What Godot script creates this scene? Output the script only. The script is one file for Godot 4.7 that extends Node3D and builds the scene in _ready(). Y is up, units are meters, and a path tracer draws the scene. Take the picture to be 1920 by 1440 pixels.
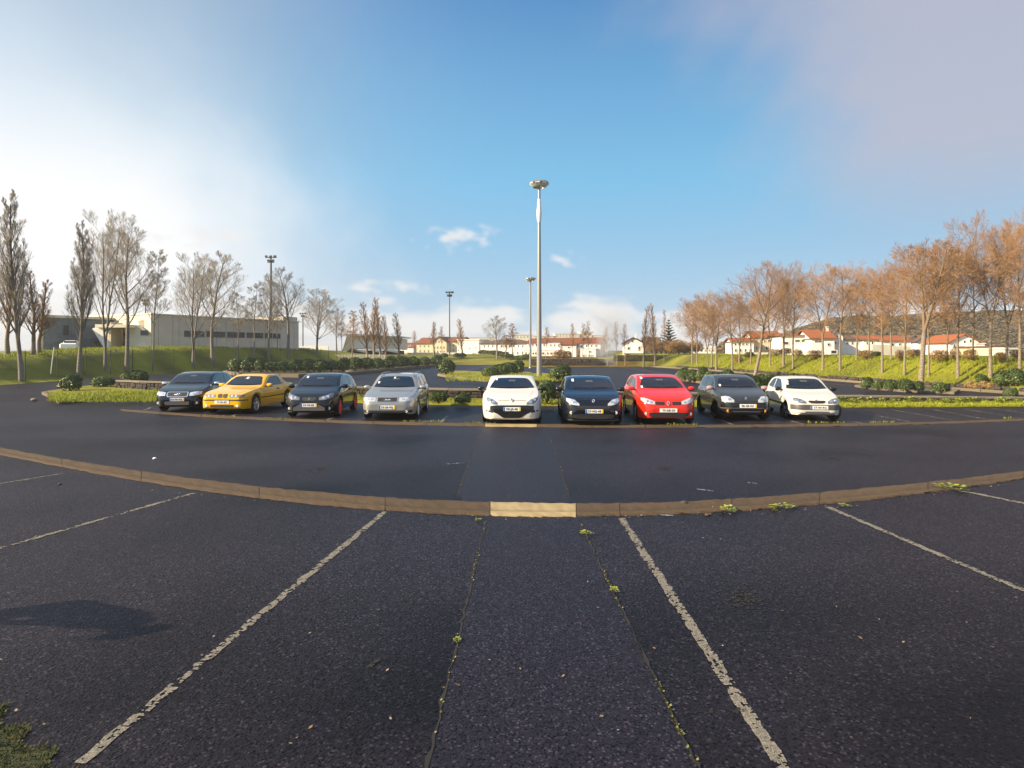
extends Node3D
# A seaside-town car park in low winter sun: nine parked cars, bare trees on two grass banks, houses beyond.

const CAM_H := 2.25
const HZ := 657.0          # where the horizon stands in the 1920 x 1440 photograph
const F := 1200.0          # focal length in the same pixels

var M := {}
var rng := RandomNumberGenerator.new()
var used := {}

class Buf:
	var v := PackedVector3Array()
	var n := PackedVector3Array()
	var c := PackedColorArray()
	var i := PackedInt32Array()
	var col := Color(1, 1, 1)
	func put(p: Vector3, m: Vector3) -> int:
		v.append(p); n.append(m); c.append(col)
		return v.size() - 1
	func tri(a: Vector3, b: Vector3, d: Vector3) -> void:
		var m := (d - a).cross(b - a).normalized()
		var k := put(a, m); put(b, m); put(d, m)
		i.append_array(PackedInt32Array([k, k + 1, k + 2]))
	func quad(a: Vector3, b: Vector3, d: Vector3, e: Vector3) -> void:   # clockwise seen from the front
		var m := (d - a).cross(b - a).normalized()
		if m == Vector3.ZERO: m = (e - a).cross(d - a).normalized()
		var k := put(a, m); put(b, m); put(d, m); put(e, m)
		i.append_array(PackedInt32Array([k, k + 1, k + 2, k, k + 2, k + 3]))
	func box(o: Vector3, s: Vector3, b := Basis(), bev := 0.0) -> void:
		var x := b.x * s.x * 0.5
		var y := b.y * s.y * 0.5
		var z := b.z * s.z * 0.5
		if bev <= 0.0:
			face(o + x, y, z); face(o - x, z, y); face(o + y, z, x); face(o - y, x, z); face(o + z, x, y); face(o - z, y, x)
			return
		var bx := b.x * bev
		var by := b.y * bev
		var bz := b.z * bev
		face(o + x, y - by, z - bz); face(o - x, z - bz, y - by); face(o + y, z - bz, x - bx)
		face(o - y, x - bx, z - bz); face(o + z, x - bx, y - by); face(o - z, y - by, x - bx)
		for a in [[x, y, z, bx, by, bz], [y, z, x, by, bz, bx], [z, x, y, bz, bx, by]]:
			for s1 in [1.0, -1.0]:
				for s2 in [1.0, -1.0]:
					var e1: Vector3 = o + a[0] * s1 + (a[1] - a[4]) * s2
					var e2: Vector3 = o + (a[0] - a[3]) * s1 + a[1] * s2
					var w: Vector3 = a[2] - a[5]
					if s1 * s2 < 0: quad(e1 - w, e2 - w, e2 + w, e1 + w)
					else: quad(e2 - w, e1 - w, e1 + w, e2 + w)
	func face(o: Vector3, a: Vector3, b: Vector3) -> void:   # faces along a x b
		quad(o - a - b, o - a + b, o + a + b, o + a - b)
	func tube(p: Vector3, q: Vector3, r0: float, r1: float, k := 6, cap := false) -> void:
		var d := (q - p).normalized()
		var a := d.cross(Vector3.RIGHT if absf(d.x) < 0.8 else Vector3.UP).normalized()
		var b := d.cross(a)
		var s := v.size()
		for j in k:
			var t := TAU * j / k
			var m := a * cos(t) + b * sin(t)
			put(p + m * r0, m); put(q + m * r1, m)
		for j in k:
			var e := s + 2 * j
			var f := s + 2 * ((j + 1) % k)
			i.append_array(PackedInt32Array([e, f + 1, f, e, e + 1, f + 1]))
		if cap:
			for j in range(1, k - 1):
				tri(v[s + 1], v[s + 2 * j + 3], v[s + 2 * j + 1])
				tri(v[s], v[s + 2 * j], v[s + 2 * j + 2])
	func lathe(prof: Array, o: Vector3, b: Basis, k := 20) -> void:   # prof: Vector2(radius, along b.y)
		var s := v.size()
		for j in prof.size():
			var pa: Vector2 = prof[maxi(j - 1, 0)]
			var pb: Vector2 = prof[mini(j + 1, prof.size() - 1)]
			var t := (pb - pa).normalized()
			for q in k:
				var e := TAU * q / k
				var rad := b.x * cos(e) + b.z * sin(e)
				put(o + rad * prof[j].x + b.y * prof[j].y, (rad * t.y - b.y * t.x).normalized())
		for j in prof.size() - 1:
			for q in k:
				var a0 := s + j * k + q
				var a1 := s + j * k + (q + 1) % k
				i.append_array(PackedInt32Array([a0, a1, a1 + k, a0, a1 + k, a0 + k]))
	func grid(rows: Array) -> void:   # rows of equally many points, smooth
		var s := v.size()
		var h := rows.size()
		var w: int = rows[0].size()
		for y in h:
			for x in w:
				var dx: Vector3 = rows[y][mini(x + 1, w - 1)] - rows[y][maxi(x - 1, 0)]
				var dy: Vector3 = rows[mini(y + 1, h - 1)][x] - rows[maxi(y - 1, 0)][x]
				put(rows[y][x], dx.cross(dy).normalized())
		for y in h - 1:
			for x in w - 1:
				var a := s + y * w + x
				i.append_array(PackedInt32Array([a, a + w, a + w + 1, a, a + w + 1, a + 1]))
	func mesh(m: Material) -> ArrayMesh:
		var o := ArrayMesh.new()
		if v.size() == 0: return o
		var a := []
		a.resize(Mesh.ARRAY_MAX)
		a[Mesh.ARRAY_VERTEX] = v; a[Mesh.ARRAY_NORMAL] = n; a[Mesh.ARRAY_COLOR] = c; a[Mesh.ARRAY_INDEX] = i
		o.add_surface_from_arrays(Mesh.PRIMITIVE_TRIANGLES, a)
		o.surface_set_material(0, m)
		return o

# ---------------------------------------------------------------- helpers
func part(called: String, m: Mesh, parent: Node = self, at := Vector3.ZERO, kind := "") -> MeshInstance3D:
	var o := MeshInstance3D.new()
	o.name = called; o.mesh = m; o.position = at
	if kind: o.set_meta("kind", kind)
	parent.add_child(o, true)
	return o

func tag(o: Node, label := "", category := "", group := "", kind := "") -> Node:
	if label: o.set_meta("label", label)
	if category: o.set_meta("category", category)
	if group: o.set_meta("group", group)
	if kind: o.set_meta("kind", kind)
	return o

func thing(called: String, label: String, category: String, at := Vector3.ZERO, turn := 0.0, group := "") -> Node3D:
	var o := Node3D.new()
	o.name = called
	add_child(o, true)
	o.position = at; o.rotation.y = turn
	tag(o, label, category, group)
	return o

func group_node(called: String, parent: Node, at := Vector3.ZERO) -> Node3D:
	var o := Node3D.new()
	o.name = called; o.position = at
	parent.add_child(o, true)
	return o

func mat(r: float, g: float, b: float, rough := 0.8, metal := 0.0) -> StandardMaterial3D:
	var m := StandardMaterial3D.new()
	m.albedo_color = Color(r, g, b).linear_to_srgb()
	m.roughness = rough; m.metallic = metal
	return m

func noise_tex(freq: float, lo: float, hi: float, sd: int, size := 512, kind := FastNoiseLite.TYPE_SIMPLEX_SMOOTH) -> NoiseTexture2D:
	var t := NoiseTexture2D.new()
	t.width = size; t.height = size; t.seamless = true
	var n := FastNoiseLite.new()
	n.seed = sd; n.frequency = freq; n.noise_type = kind; n.fractal_octaves = 5
	t.noise = n
	var g := Gradient.new()
	g.set_color(0, Color(lo, lo, lo)); g.set_color(1, Color(hi, hi, hi))
	t.color_ramp = g
	return t

func rough_mat(r: float, g: float, b: float, rough: float, tex: Texture2D, scale: float, bump: Texture2D = null, depth := 1.0) -> StandardMaterial3D:
	var m := mat(r, g, b, rough)
	m.albedo_texture = tex
	m.uv1_triplanar = true; m.uv1_world_triplanar = true
	m.uv1_scale = Vector3.ONE * scale
	m.vertex_color_use_as_albedo = true
	if bump:
		m.normal_enabled = true; m.normal_texture = bump; m.normal_scale = depth
	return m

func g(px: float, py: float, y := 0.0) -> Vector3:   # the point of a level surface that the photograph shows there
	var d := (CAM_H - y) * F / (py - HZ)
	return Vector3((px - 960.0) / F * d, y, -d)

func at(px: float, py: float, d: float) -> Vector3:
	return Vector3((px - 960.0) / F * d, CAM_H + (HZ - py) / F * d, -d)

func land(px: float, py: float) -> Vector3:   # where the line of sight meets the ground
	var k := (px - 960.0) / F
	var e := (HZ - py) / F
	var d := 12.0
	while d < 420.0:
		if CAM_H + e * d <= H(k * d, d): break
		d += 0.2
	return Vector3(k * d, H(k * d, d), -d)

func lerp_list(a: Array, x: float) -> float:   # [[x, y], ...] linear
	if x <= a[0][0]: return a[0][1]
	for k in a.size() - 1:
		if x <= a[k + 1][0]:
			return lerpf(a[k][1], a[k + 1][1], (x - a[k][0]) / (a[k + 1][0] - a[k][0]))
	return a[-1][1]

func smooth_list(a: Array, x: float) -> float:   # the same with rounded bends
	if x <= a[0][0]: return a[0][1]
	for k in a.size() - 1:
		if x <= a[k + 1][0]:
			var h: float = a[k + 1][0] - a[k][0]
			var t: float = (x - a[k][0]) / h
			var s0: float = (a[k + 1][1] - a[k][1]) / h
			var ma := s0
			var mb := s0
			if k > 0:
				var sp: float = (a[k][1] - a[k - 1][1]) / (a[k][0] - a[k - 1][0])
				ma = 0.0 if sp * s0 <= 0 else 2.0 * sp * s0 / (sp + s0)
			if k < a.size() - 2:
				var sn: float = (a[k + 2][1] - a[k + 1][1]) / (a[k + 2][0] - a[k + 1][0])
				mb = 0.0 if sn * s0 <= 0 else 2.0 * sn * s0 / (sn + s0)
			var t2: float = t * t
			var t3: float = t2 * t
			return a[k][1] * (2 * t3 - 3 * t2 + 1) + h * ma * (t3 - 2 * t2 + t) + a[k + 1][1] * (3 * t2 - 2 * t3) + h * mb * (t3 - t2)
	return a[-1][1]

func toe_left(d: float) -> float: return lerp_list([[20, -33.2], [42, -33.2], [62, -33.4], [78, -30.6], [92, -27.2], [110, -25.5], [160, -25.0]], d)
func toe_right(d: float) -> float: return 19.85 + (79.4 - d) * 0.135 + 0.7 * sin(d * 0.11)

var wob := FastNoiseLite.new()

func H(x: float, d: float) -> float:   # height of the ground; d is the distance in front of the camera
	var h := 0.0
	var far := 0.0
	if d > 84.0:
		var mid := smoothstep(97.0, 122.0, d) * 1.45 if x < 0.0 else 0.0
		var step := smoothstep(87.5, 89.0, d) * 0.75 + smoothstep(92.0, 130.0, d) * 0.5
		far = lerpf(mid, step, smoothstep(-1.0, 3.0, x)) if d < 170 else 1.3
		h = far
	var u := toe_left(d) - x
	if u > 0.0 and d > 0.0:
		var hl := lerp_list([[20, 1.2], [40, 1.7], [47, 1.85], [59, 2.4], [70, 2.65], [97, 2.5], [112, 2.2], [126, 1.5], [140, 1.2]], d)
		var t := clampf(u / 3.5, 0, 1)
		h = maxf(h, hl * (lerpf(t, t * t * (3.0 - 2.0 * t), 0.45) * 0.93 + 0.07 * clampf(u / 6.0, 0, 1)) - 0.7 * smoothstep(7.0, 12.0, u) + 0.06 * wob.get_noise_2d(x * 9, d * 9))
	u = x - toe_right(d)
	if u > 0.0 and d > 0.0:
		var t := clampf(u / 4.6, 0, 1)
		h = maxf(h, 1.7 * lerpf(t, t * t * (3.0 - 2.0 * t), 0.55) + 0.08 * wob.get_noise_2d(x * 7, d * 7) * smoothstep(0.0, 0.2, t))
	if x > 30.0 and d > 90.0:   # the wooded hill behind the houses
		var k := x / d
		h = maxf(h, smoothstep(150.0, 265.0, d) * lerp_list([[0.2, 0.0], [0.38, 3.5], [0.5, 12.0], [0.62, 13.6], [0.75, 15.0], [0.95, 17.0], [1.6, 19.0]], k) * (1.0 + 0.10 * wob.get_noise_2d(x * 0.9, 7.0)) + 1.4)
	return h

# ---------------------------------------------------------------- sky, light, camera
func cloud(n: FastNoiseLite, az: float, el: float, caz: float, cel: float, waz: float, wel: float, k: float, thr: float) -> float:
	var e := 1.0 - pow(absf(az - caz) / waz, 2.0) - pow(absf(el - cel) / wel, 2.0)
	if e <= -0.6: return 0.0
	return smoothstep(thr, thr + 0.85, e * 0.75 + n.get_noise_2d(az * k, el * k * 1.8) * 0.9)

func make_sky(sun: Vector3) -> Texture2D:
	var w := 2048
	var h := 1024
	var n := FastNoiseLite.new()
	n.seed = 5; n.frequency = 0.05; n.fractal_octaves = 6
	var px := PackedFloat32Array()
	px.resize(w * h * 3)
	var grad := [[-1.0, 0.0], [0.0, 0.0], [4.0, 0.20], [9.0, 0.40], [15.0, 0.56], [22.0, 0.74], [31.0, 1.0], [90.0, 1.25]]
	var white := Vector3(1.0, 0.985, 0.97)
	for y in h:
		var el := 90.0 - (y + 0.5) * 180.0 / h
		var sy := sin(deg_to_rad(el))
		var cy := cos(deg_to_rad(el))
		var t := lerp_list(grad, el)
		for x in w:
			var az := fposmod((x + 0.5) * 360.0 / w + 180.0, 360.0) - 180.0   # the panorama's first column looks along -z
			var c: Vector3
			if el < -1.2:
				c = Vector3(0.20, 0.21, 0.22)
			else:
				var a := deg_to_rad(az)
				var gam := rad_to_deg(acos(clampf(sin(a) * cy * sun.x + sy * sun.y - cos(a) * cy * sun.z, -1, 1)))
				var low := Vector3(0.50, 0.62, 0.73)
				var mid := Vector3(0.19, 0.48, 0.74)
				var top := Vector3(0.055, 0.21, 0.48)
				c = low.lerp(mid, t / 0.55) if t < 0.55 else mid.lerp(top, minf((t - 0.55) / 0.45, 1.0))
				# the bright air round the sun, with the thin veil of high cloud that it lights
				var glow := 1.5 * exp(-gam / 11.0) + 1.15 * exp(-pow(gam / 50.0, 2.2))
				c = c + white * glow
				var veil := smoothstep(-10.0, -33.0, az + 0.35 * (el - 10.0) + 5.0 * n.get_noise_2d(az * 1.2, el * 1.2)) * exp(-pow((el - 8.0) / 15.0, 2.0)) if az > -150 and az < 0 else 0.0
				veil *= smoothstep(-150.0, -120.0, az)
				c = c.lerp(white, veil * 0.96)
				# thinner grey-white haze higher up on that side
				var haze := smoothstep(-2.0, -36.0, az + 4.0 * n.get_noise_2d(az + 200, el)) * smoothstep(70.0, 30.0, el) if az > -150 and az < 0 else 0.0
				c = c.lerp(Vector3(0.40, 0.46, 0.50), haze * smoothstep(-150.0, -120.0, az) * 0.55 * (1.0 - veil))
				# grey-mauve sheet of cloud up on the right
				if az > 0 and az < 170:
					var s := smoothstep(12.0, 38.0, az + 0.42 * (el - 16.0) + 9.0 * n.get_noise_2d(az * 0.8 + 90, el * 1.4) + 2.5 * n.get_noise_2d((az + el) * 1.0, (el - az) * 3.0)) * smoothstep(5.0, 16.0, el) * smoothstep(85.0, 50.0, el)
					c = c.lerp(Vector3(0.47, 0.47, 0.56), s * 0.85)
				# small fair-weather clouds and the bank low over the town
				if el < 20:
					var d := maxf(cloud(n, az, el, -4.6, 10.0, 4.6, 1.7, 9.0, 0.35), cloud(n, az, el, 4.4, 8.1, 2.2, 1.1, 9.0, 0.4))
					d = maxf(d, cloud(n, az, el, -11.0, 5.5, 6.5, 0.7, 8.0, 0.25))
					d = maxf(d, cloud(n, az, el, -26.0, 9.0, 7.0, 1.2, 6.0, 0.25))
					c = c.lerp(Vector3(0.80, 0.80, 0.80), d * 0.85)
					var bank := smoothstep(0.1, 0.75, n.get_noise_2d(az * 2.4 + 40, el * 7.0) * 1.1 + 0.85 * (1.0 - absf(el - 2.2) / 2.2))
					c = c.lerp(Vector3(0.84, 0.83, 0.81), bank * 0.8)
					c = c.lerp(Vector3(0.55, 0.58, 0.64), smoothstep(1.9, 0.4, el) * 0.6)
			var o := (y * w + x) * 3
			px[o] = c.x; px[o + 1] = c.y; px[o + 2] = c.z
	return ImageTexture.create_from_image(Image.create_from_data(w, h, false, Image.FORMAT_RGBF, px.to_byte_array()))

func set_up() -> void:
	var cam := Camera3D.new()
	cam.name = "camera"
	cam.projection = Camera3D.PROJECTION_FRUSTUM
	cam.near = 0.1; cam.far = 3000.0
	cam.size = 2.0 * 720.0 / F * cam.near
	cam.frustum_offset = Vector2(0, (HZ - 720.0) / F * cam.near)
	cam.position = Vector3(0, CAM_H, 0)
	add_child(cam)
	cam.current = true
	var sun_az := deg_to_rad(-108.0)
	var sun_el := deg_to_rad(27.0)
	var s := Vector3(sin(sun_az) * cos(sun_el), sin(sun_el), -cos(sun_az) * cos(sun_el))
	var sun := DirectionalLight3D.new()
	sun.name = "sun"
	sun.light_energy = 1.6
	sun.light_color = Color(1.0, 0.90, 0.74)
	sun.light_angular_distance = 0.5
	sun.shadow_enabled = true
	add_child(sun)
	sun.look_at_from_position(s * 50.0, Vector3.ZERO)
	var e := Environment.new()
	e.background_mode = Environment.BG_SKY
	var sm := PanoramaSkyMaterial.new()
	sm.panorama = make_sky(s)
	sm.energy_multiplier = 0.5
	e.sky = Sky.new()
	e.sky.sky_material = sm
	e.tonemap_mode = Environment.TONE_MAPPER_LINEAR
	e.tonemap_exposure = 2.2
	e.fog_enabled = true; e.fog_density = 0.00045; e.fog_light_color = Color(0.90, 0.92, 0.95)   # sea air over the town
	e.volumetric_fog_enabled = true; e.volumetric_fog_density = 0.0
	e.sdfgi_enabled = true; e.ssao_enabled = true; e.ssil_enabled = true
	var we := WorldEnvironment.new()
	we.name = "world_environment"
	we.environment = e
	add_child(we)

func asphalt_image(size: int) -> Array:
	var r := RandomNumberGenerator.new()
	r.seed = 11
	var b := PackedByteArray(); b.resize(size * size)
	var hgt := PackedByteArray(); hgt.resize(size * size)
	var n := FastNoiseLite.new(); n.seed = 3; n.frequency = 0.16; n.fractal_octaves = 3
	for k in size * size:
		b[k] = 110 + (r.randi() % 50)
		hgt[k] = 100 + (r.randi() % 30)
	for k in size * size / 9:   # the stones of the mix
		var x := r.randi() % size
		var y := r.randi() % size
		var rad := r.randf_range(0.8, 2.1)
		var tone := r.randf()
		var val := int(lerpf(60, 190, tone)) if r.randf() < 0.90 else 255
		var hh := int(r.randf_range(110, 235))
		for dy in range(-2, 3):
			for dx in range(-2, 3):
				if dx * dx + dy * dy <= rad * rad:
					var o := posmod(y + dy, size) * size + posmod(x + dx, size)
					b[o] = val; hgt[o] = hh
	var a := Image.create_from_data(size, size, false, Image.FORMAT_L8, b)
	var hi := Image.create_from_data(size, size, false, Image.FORMAT_L8, hgt)
	hi.convert(Image.FORMAT_RGBA8)
	hi.bump_map_to_normal_map(3.0)
	return [ImageTexture.create_from_image(a), ImageTexture.create_from_image(hi)]

func make_materials() -> void:
	var as_img := asphalt_image(1024)
	M.asphalt = rough_mat(0.068, 0.060, 0.084, 0.50, as_img[0], 1.0 / 5.3, as_img[1], 0.5)
	M.asphalt_strip = rough_mat(0.060, 0.053, 0.079, 0.48, as_img[0], 1.0 / 4.7, as_img[1], 0.45)
	M.asphalt.metallic_specular = 0.23; M.asphalt_strip.metallic_specular = 0.24
	var speck := noise_tex(0.09, 0.55, 1.0, 4)
	var blot := noise_tex(0.012, 0.55, 1.0, 8)
	var fine := noise_tex(0.25, 0.6, 1.0, 9)
	var bump := noise_tex(0.12, 0.0, 1.0, 6)
	bump.as_normal_map = true; bump.color_ramp = null; bump.bump_strength = 6.0
	M.paint_line = rough_mat(0.44, 0.405, 0.35, 0.75, speck, 1.0 / 0.7, as_img[1], 0.8)
	M.kerb = rough_mat(0.145, 0.09, 0.040, 0.9, speck, 0.9, bump, 0.6)
	M.kerb_pale = rough_mat(0.60, 0.47, 0.25, 0.9, fine, 1.2, bump, 0.5)
	M.kerb_grey = rough_mat(0.30, 0.25, 0.18, 0.9, speck, 0.8, bump, 0.6)
	M.crack = mat(0.012, 0.012, 0.012, 1.0)
	M.stone = rough_mat(0.10, 0.085, 0.08, 0.95, speck, 1.4, bump, 1.0)
	M.cap = rough_mat(0.33, 0.28, 0.21, 0.9, speck, 0.7, bump, 0.6)
	M.grass = rough_mat(0.42, 0.43, 0.008, 0.95, speck, 0.8, bump, 1.6)
	M.blade = mat(0.27, 0.30, 0.006, 0.7)
	M.blade.vertex_color_use_as_albedo = true
	M.blade.backlight_enabled = true; M.blade.backlight = Color(0.25, 0.3, 0.01)
	M.leaf = mat(1, 1, 1, 0.42)
	M.leaf.vertex_color_use_as_albedo = true
	M.leaf.backlight_enabled = true; M.leaf.backlight = Color(0.10, 0.16, 0.02)
	M.dry = mat(1, 1, 1, 0.9)
	M.dry.vertex_color_use_as_albedo = true
	M.scrub = mat(1, 1, 1, 0.95)
	M.scrub.vertex_color_use_as_albedo = true
	M.trunk = rough_mat(0.40, 0.33, 0.25, 0.9, blot, 1.6, bump, 1.0)
	M.trunk_grey = rough_mat(0.36, 0.33, 0.29, 0.9, blot, 1.6, bump, 1.0)
	M.limb = rough_mat(0.32, 0.23, 0.15, 0.9, speck, 1.5)
	M.limb_grey = rough_mat(0.27, 0.24, 0.20, 0.9, speck, 1.5)
	M.twig = mat(0.33, 0.19, 0.090, 0.9)
	M.twig_grey = mat(0.24, 0.21, 0.165, 0.9)
	M.plaster = rough_mat(0.80, 0.78, 0.75, 0.9, noise_tex(0.02, 0.9, 1.0, 12), 0.25)
	M.cream = rough_mat(0.68, 0.58, 0.40, 0.9, noise_tex(0.02, 0.84, 1.0, 13), 0.25)
	M.beige = rough_mat(0.70, 0.66, 0.57, 0.9, noise_tex(0.01, 0.9, 1.0, 14), 0.1)
	M.grey_wall = rough_mat(0.18, 0.22, 0.25, 0.85, noise_tex(0.015, 0.75, 1.0, 15), 0.2)
	M.roof_red = rough_mat(0.36, 0.11, 0.04, 0.9, speck, 0.5, bump, 1.0)
	M.roof_brown = rough_mat(0.2, 0.12, 0.08, 0.9, speck, 0.5, bump, 1.0)
	M.roof_orange = rough_mat(0.50, 0.15, 0.04, 0.9, speck, 0.5, bump, 1.0)
	M.pane = mat(0.03, 0.04, 0.05, 0.12)
	M.pane_frame = mat(0.6, 0.58, 0.54, 0.7)
	M.steel = rough_mat(0.55, 0.55, 0.54, 0.38, speck, 1.2); M.steel.metallic = 0.55
	M.steel_dark = mat(0.08, 0.085, 0.09, 0.5, 0.5)
	M.lamp_glass = mat(0.75, 0.78, 0.8, 0.12, 0.2)
	M.wire = mat(0.05, 0.07, 0.05, 0.6, 0.3)
	M.glass = mat(0.002, 0.005, 0.010, 0.03); M.glass.metallic_specular = 0.75
	M.tyre = mat(0.018, 0.018, 0.018, 0.85)
	M.black = mat(0.012, 0.012, 0.013, 0.6)
	M.black_gloss = mat(0.010, 0.010, 0.012, 0.2)
	M.grey_plastic = mat(0.075, 0.072, 0.075, 0.5)
	M.chrome = mat(0.80, 0.80, 0.80, 0.12, 1.0)
	M.alloy = mat(0.62, 0.62, 0.62, 0.3, 0.8)
	M.alloy_dark = mat(0.16, 0.16, 0.17, 0.4, 0.6)
	M.alloy_red = mat(0.75, 0.015, 0.03, 0.35); 
	M.head_glass = mat(0.55, 0.57, 0.58, 0.08, 0.35); M.head_glass.clearcoat_enabled = true
	M.head_dark = mat(0.16, 0.16, 0.18, 0.08, 0.4); M.head_dark.clearcoat_enabled = true
	M.bowl = mat(0.9, 0.9, 0.9, 0.1, 1.0)
	M.amber = mat(0.8, 0.30, 0.02, 0.3)
	M.plate = mat(0.80, 0.80, 0.78, 0.4)
	M.plate_blue = mat(0.02, 0.10, 0.5, 0.4)
	M.plate_yellow = mat(0.85, 0.50, 0.03, 0.4)
	M.ink = mat(0.015, 0.015, 0.015, 0.6)
	M.sticker = mat(0.8, 0.8, 0.78, 0.6)
	M.mirror_back = mat(0.07, 0.08, 0.085, 0.3)
	M.mirror_grey = mat(0.30, 0.34, 0.32, 0.3)

func paint(r: float, gg: float, b: float, metal := 0.0, rough := 0.3) -> StandardMaterial3D:
	var m := mat(r, gg, b, rough, metal)
	m.clearcoat_enabled = true; m.clearcoat = 1.0; m.clearcoat_roughness = 0.04
	m.metallic_specular = 0.2
	return m

# ---------------------------------------------------------------- ground, kerbs, markings, wall
func axis(a: Array) -> PackedFloat32Array:   # [from, to, step, to, step, ...]
	var o := PackedFloat32Array()
	var x: float = a[0]
	var k := 1
	while k < a.size():
		while x < a[k] - 0.001:
			o.append(x); x += a[k + 1]
		x = a[k]
		k += 2
	o.append(x)
	return o

func make_ground() -> void:
	var tone := FastNoiseLite.new(); tone.seed = 21; tone.frequency = 0.05; tone.fractal_octaves = 4
	var b := Buf.new()
	var xs := axis([-1200, -300, 150, -120, 30, -80, 5, -30, 1.0, 10, 4.0, 45, 1.0, 90, 5, 300, 15, 1200, 150])
	var ds := axis([-300, -20, 70, 20, 8.0, 36, 2.0, 130, 1.0, 180, 5, 320, 10, 1600, 160])
	var rows := []
	for d in ds:
		var row := []
		for x in xs:
			var h := H(x, d)
			row.append(Vector3(x, h - 0.03 if h > 0.03 else -0.06, -d))
		rows.append(row)
	b.grid(rows)
	for k in b.v.size():
		var p := b.v[k]
		var t := 0.75 + 0.75 * tone.get_noise_2d(p.x * 3.0, p.z * 3.0)
		var c := Color(t, t * (0.97 + 0.12 * tone.get_noise_2d(p.x + 300, p.z)), t)
		if -p.z > 140.0 and p.x > 40.0:      # scrub on the hill, not lawn
			c = Color(0.30, 0.20, 1.4) * t
		elif p.x > 3.0 and -p.z > 84.0 and p.x < toe_right(-p.z) - 1.0: c = Color(0.55, 0.36, 2.4) * t
		elif p.x < toe_left(-p.z): c = Color(0.86 * t, 0.94 * t, t)
		b.c[k] = c
	tag(part("ground", b.mesh(M.grass)), "", "", "", "structure")

	# asphalt: one sheet from under the camera to the far end of the car park
	b = Buf.new()
	ds = axis([-14, 2, 4.0, 20, 0.7, 44, 1.2, 104, 3.0])
	rows = []
	for d in ds:
		var row := []
		var l := toe_left(d) - 1.2
		var r := toe_right(d) + 0.2
		for k in 91: row.append(Vector3(lerpf(l, r, k / 90.0), 0.0, -d))
		rows.append(row)
	b.grid(rows)
	for k in b.v.size():
		var p := b.v[k]
		var t := 0.9 + 0.75 * tone.get_noise_2d(p.x * 2.2, p.z * 5.0) + 0.45 * tone.get_noise_2d(p.x * 9.0 + 50, p.z * 9.0)
		b.c[k] = Color(t, t, t)
	tag(part("car_park_asphalt", b.mesh(M.asphalt)), "", "", "", "structure")

	# the resurfaced trench that runs straight from the camera towards the white car
	b = Buf.new()
	var lt := [[2.0, -0.50], [3.45, -0.46], [8.5, -0.34], [9.8, -0.84], [15.6, -0.90], [18.4, -0.86]]
	var rt := [[2.0, 1.02], [3.45, 1.0], [6.0, 0.94], [8.6, 0.88], [9.6, 0.87], [14.0, 0.97], [18.4, 1.0]]
	var near := []
	var fard := []
	for q in axis([2.0, 8.55, 0.5]): near.append([Vector3(lerp_list(lt, q), 0.004, -q), Vector3(lerp_list(rt, q), 0.004, -q)])
	for q in axis([9.45, 18.3, 0.5]): fard.append([Vector3(lerp_list(lt, q), 0.004, -q), Vector3(lerp_list(rt, q), 0.004, -q)])
	b.grid(near); b.grid(fard)
	tag(part("asphalt_patch", b.mesh(M.asphalt_strip)), "", "", "", "structure")
	var r := RandomNumberGenerator.new(); r.seed = 31
	for side in [lt, rt]:
		for span in [[2.2, 8.5], [9.5, 18.2]]:
			b = Buf.new()
			var d: float = span[0]
			var pl := []
			while d < span[1]:
				var w := r.randf_range(0.006, 0.022) * (1.0 if r.randf() < 0.8 else 1.9)
				var x: float = lerp_list(side, d) + r.randf_range(-0.012, 0.012)
				pl.append([Vector3(x - w * 0.5, 0.007, -d), Vector3(x + w * 0.5, 0.007, -d)])
				d += r.randf_range(0.04, 0.13)
			b.grid(pl)
			tag(part("pavement_crack", b.mesh(M.crack)), "", "", "", "structure")
	# moss and seedlings in the cracks
	b = Buf.new()
	for k in 300:
		var side: Array = lt if r.randf() < 0.5 else rt
		var d := r.randf_range(3.4, 8.4) if r.randf() < 0.75 else r.randf_range(9.6, 17.0)
		if sin(d * 3.1 + (0.0 if side == lt else 2.0)) + r.randf_range(-0.6, 0.6) < 0.1: continue
		var p := Vector3(lerp_list(side, d) + r.randf_range(-0.015, 0.015), 0.006, -d)
		b.col = Color(0.10, 0.12, 0.015).lerp(Color(0.24, 0.19, 0.04), r.randf())
		for q in 3:
			var a := r.randf() * TAU
			var s := r.randf_range(0.005, 0.017)
			var u := Vector3(cos(a), 0.5, sin(a)) * s
			var wv := Vector3(-sin(a), 0.2, cos(a)) * s * 0.6
			b.quad(p, p + wv + u * 0.5, p + u + Vector3(0, s * 0.3, 0), p - wv + u * 0.5)
	tag(part("moss", b.mesh(M.leaf)), "", "", "", "stuff")

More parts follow.
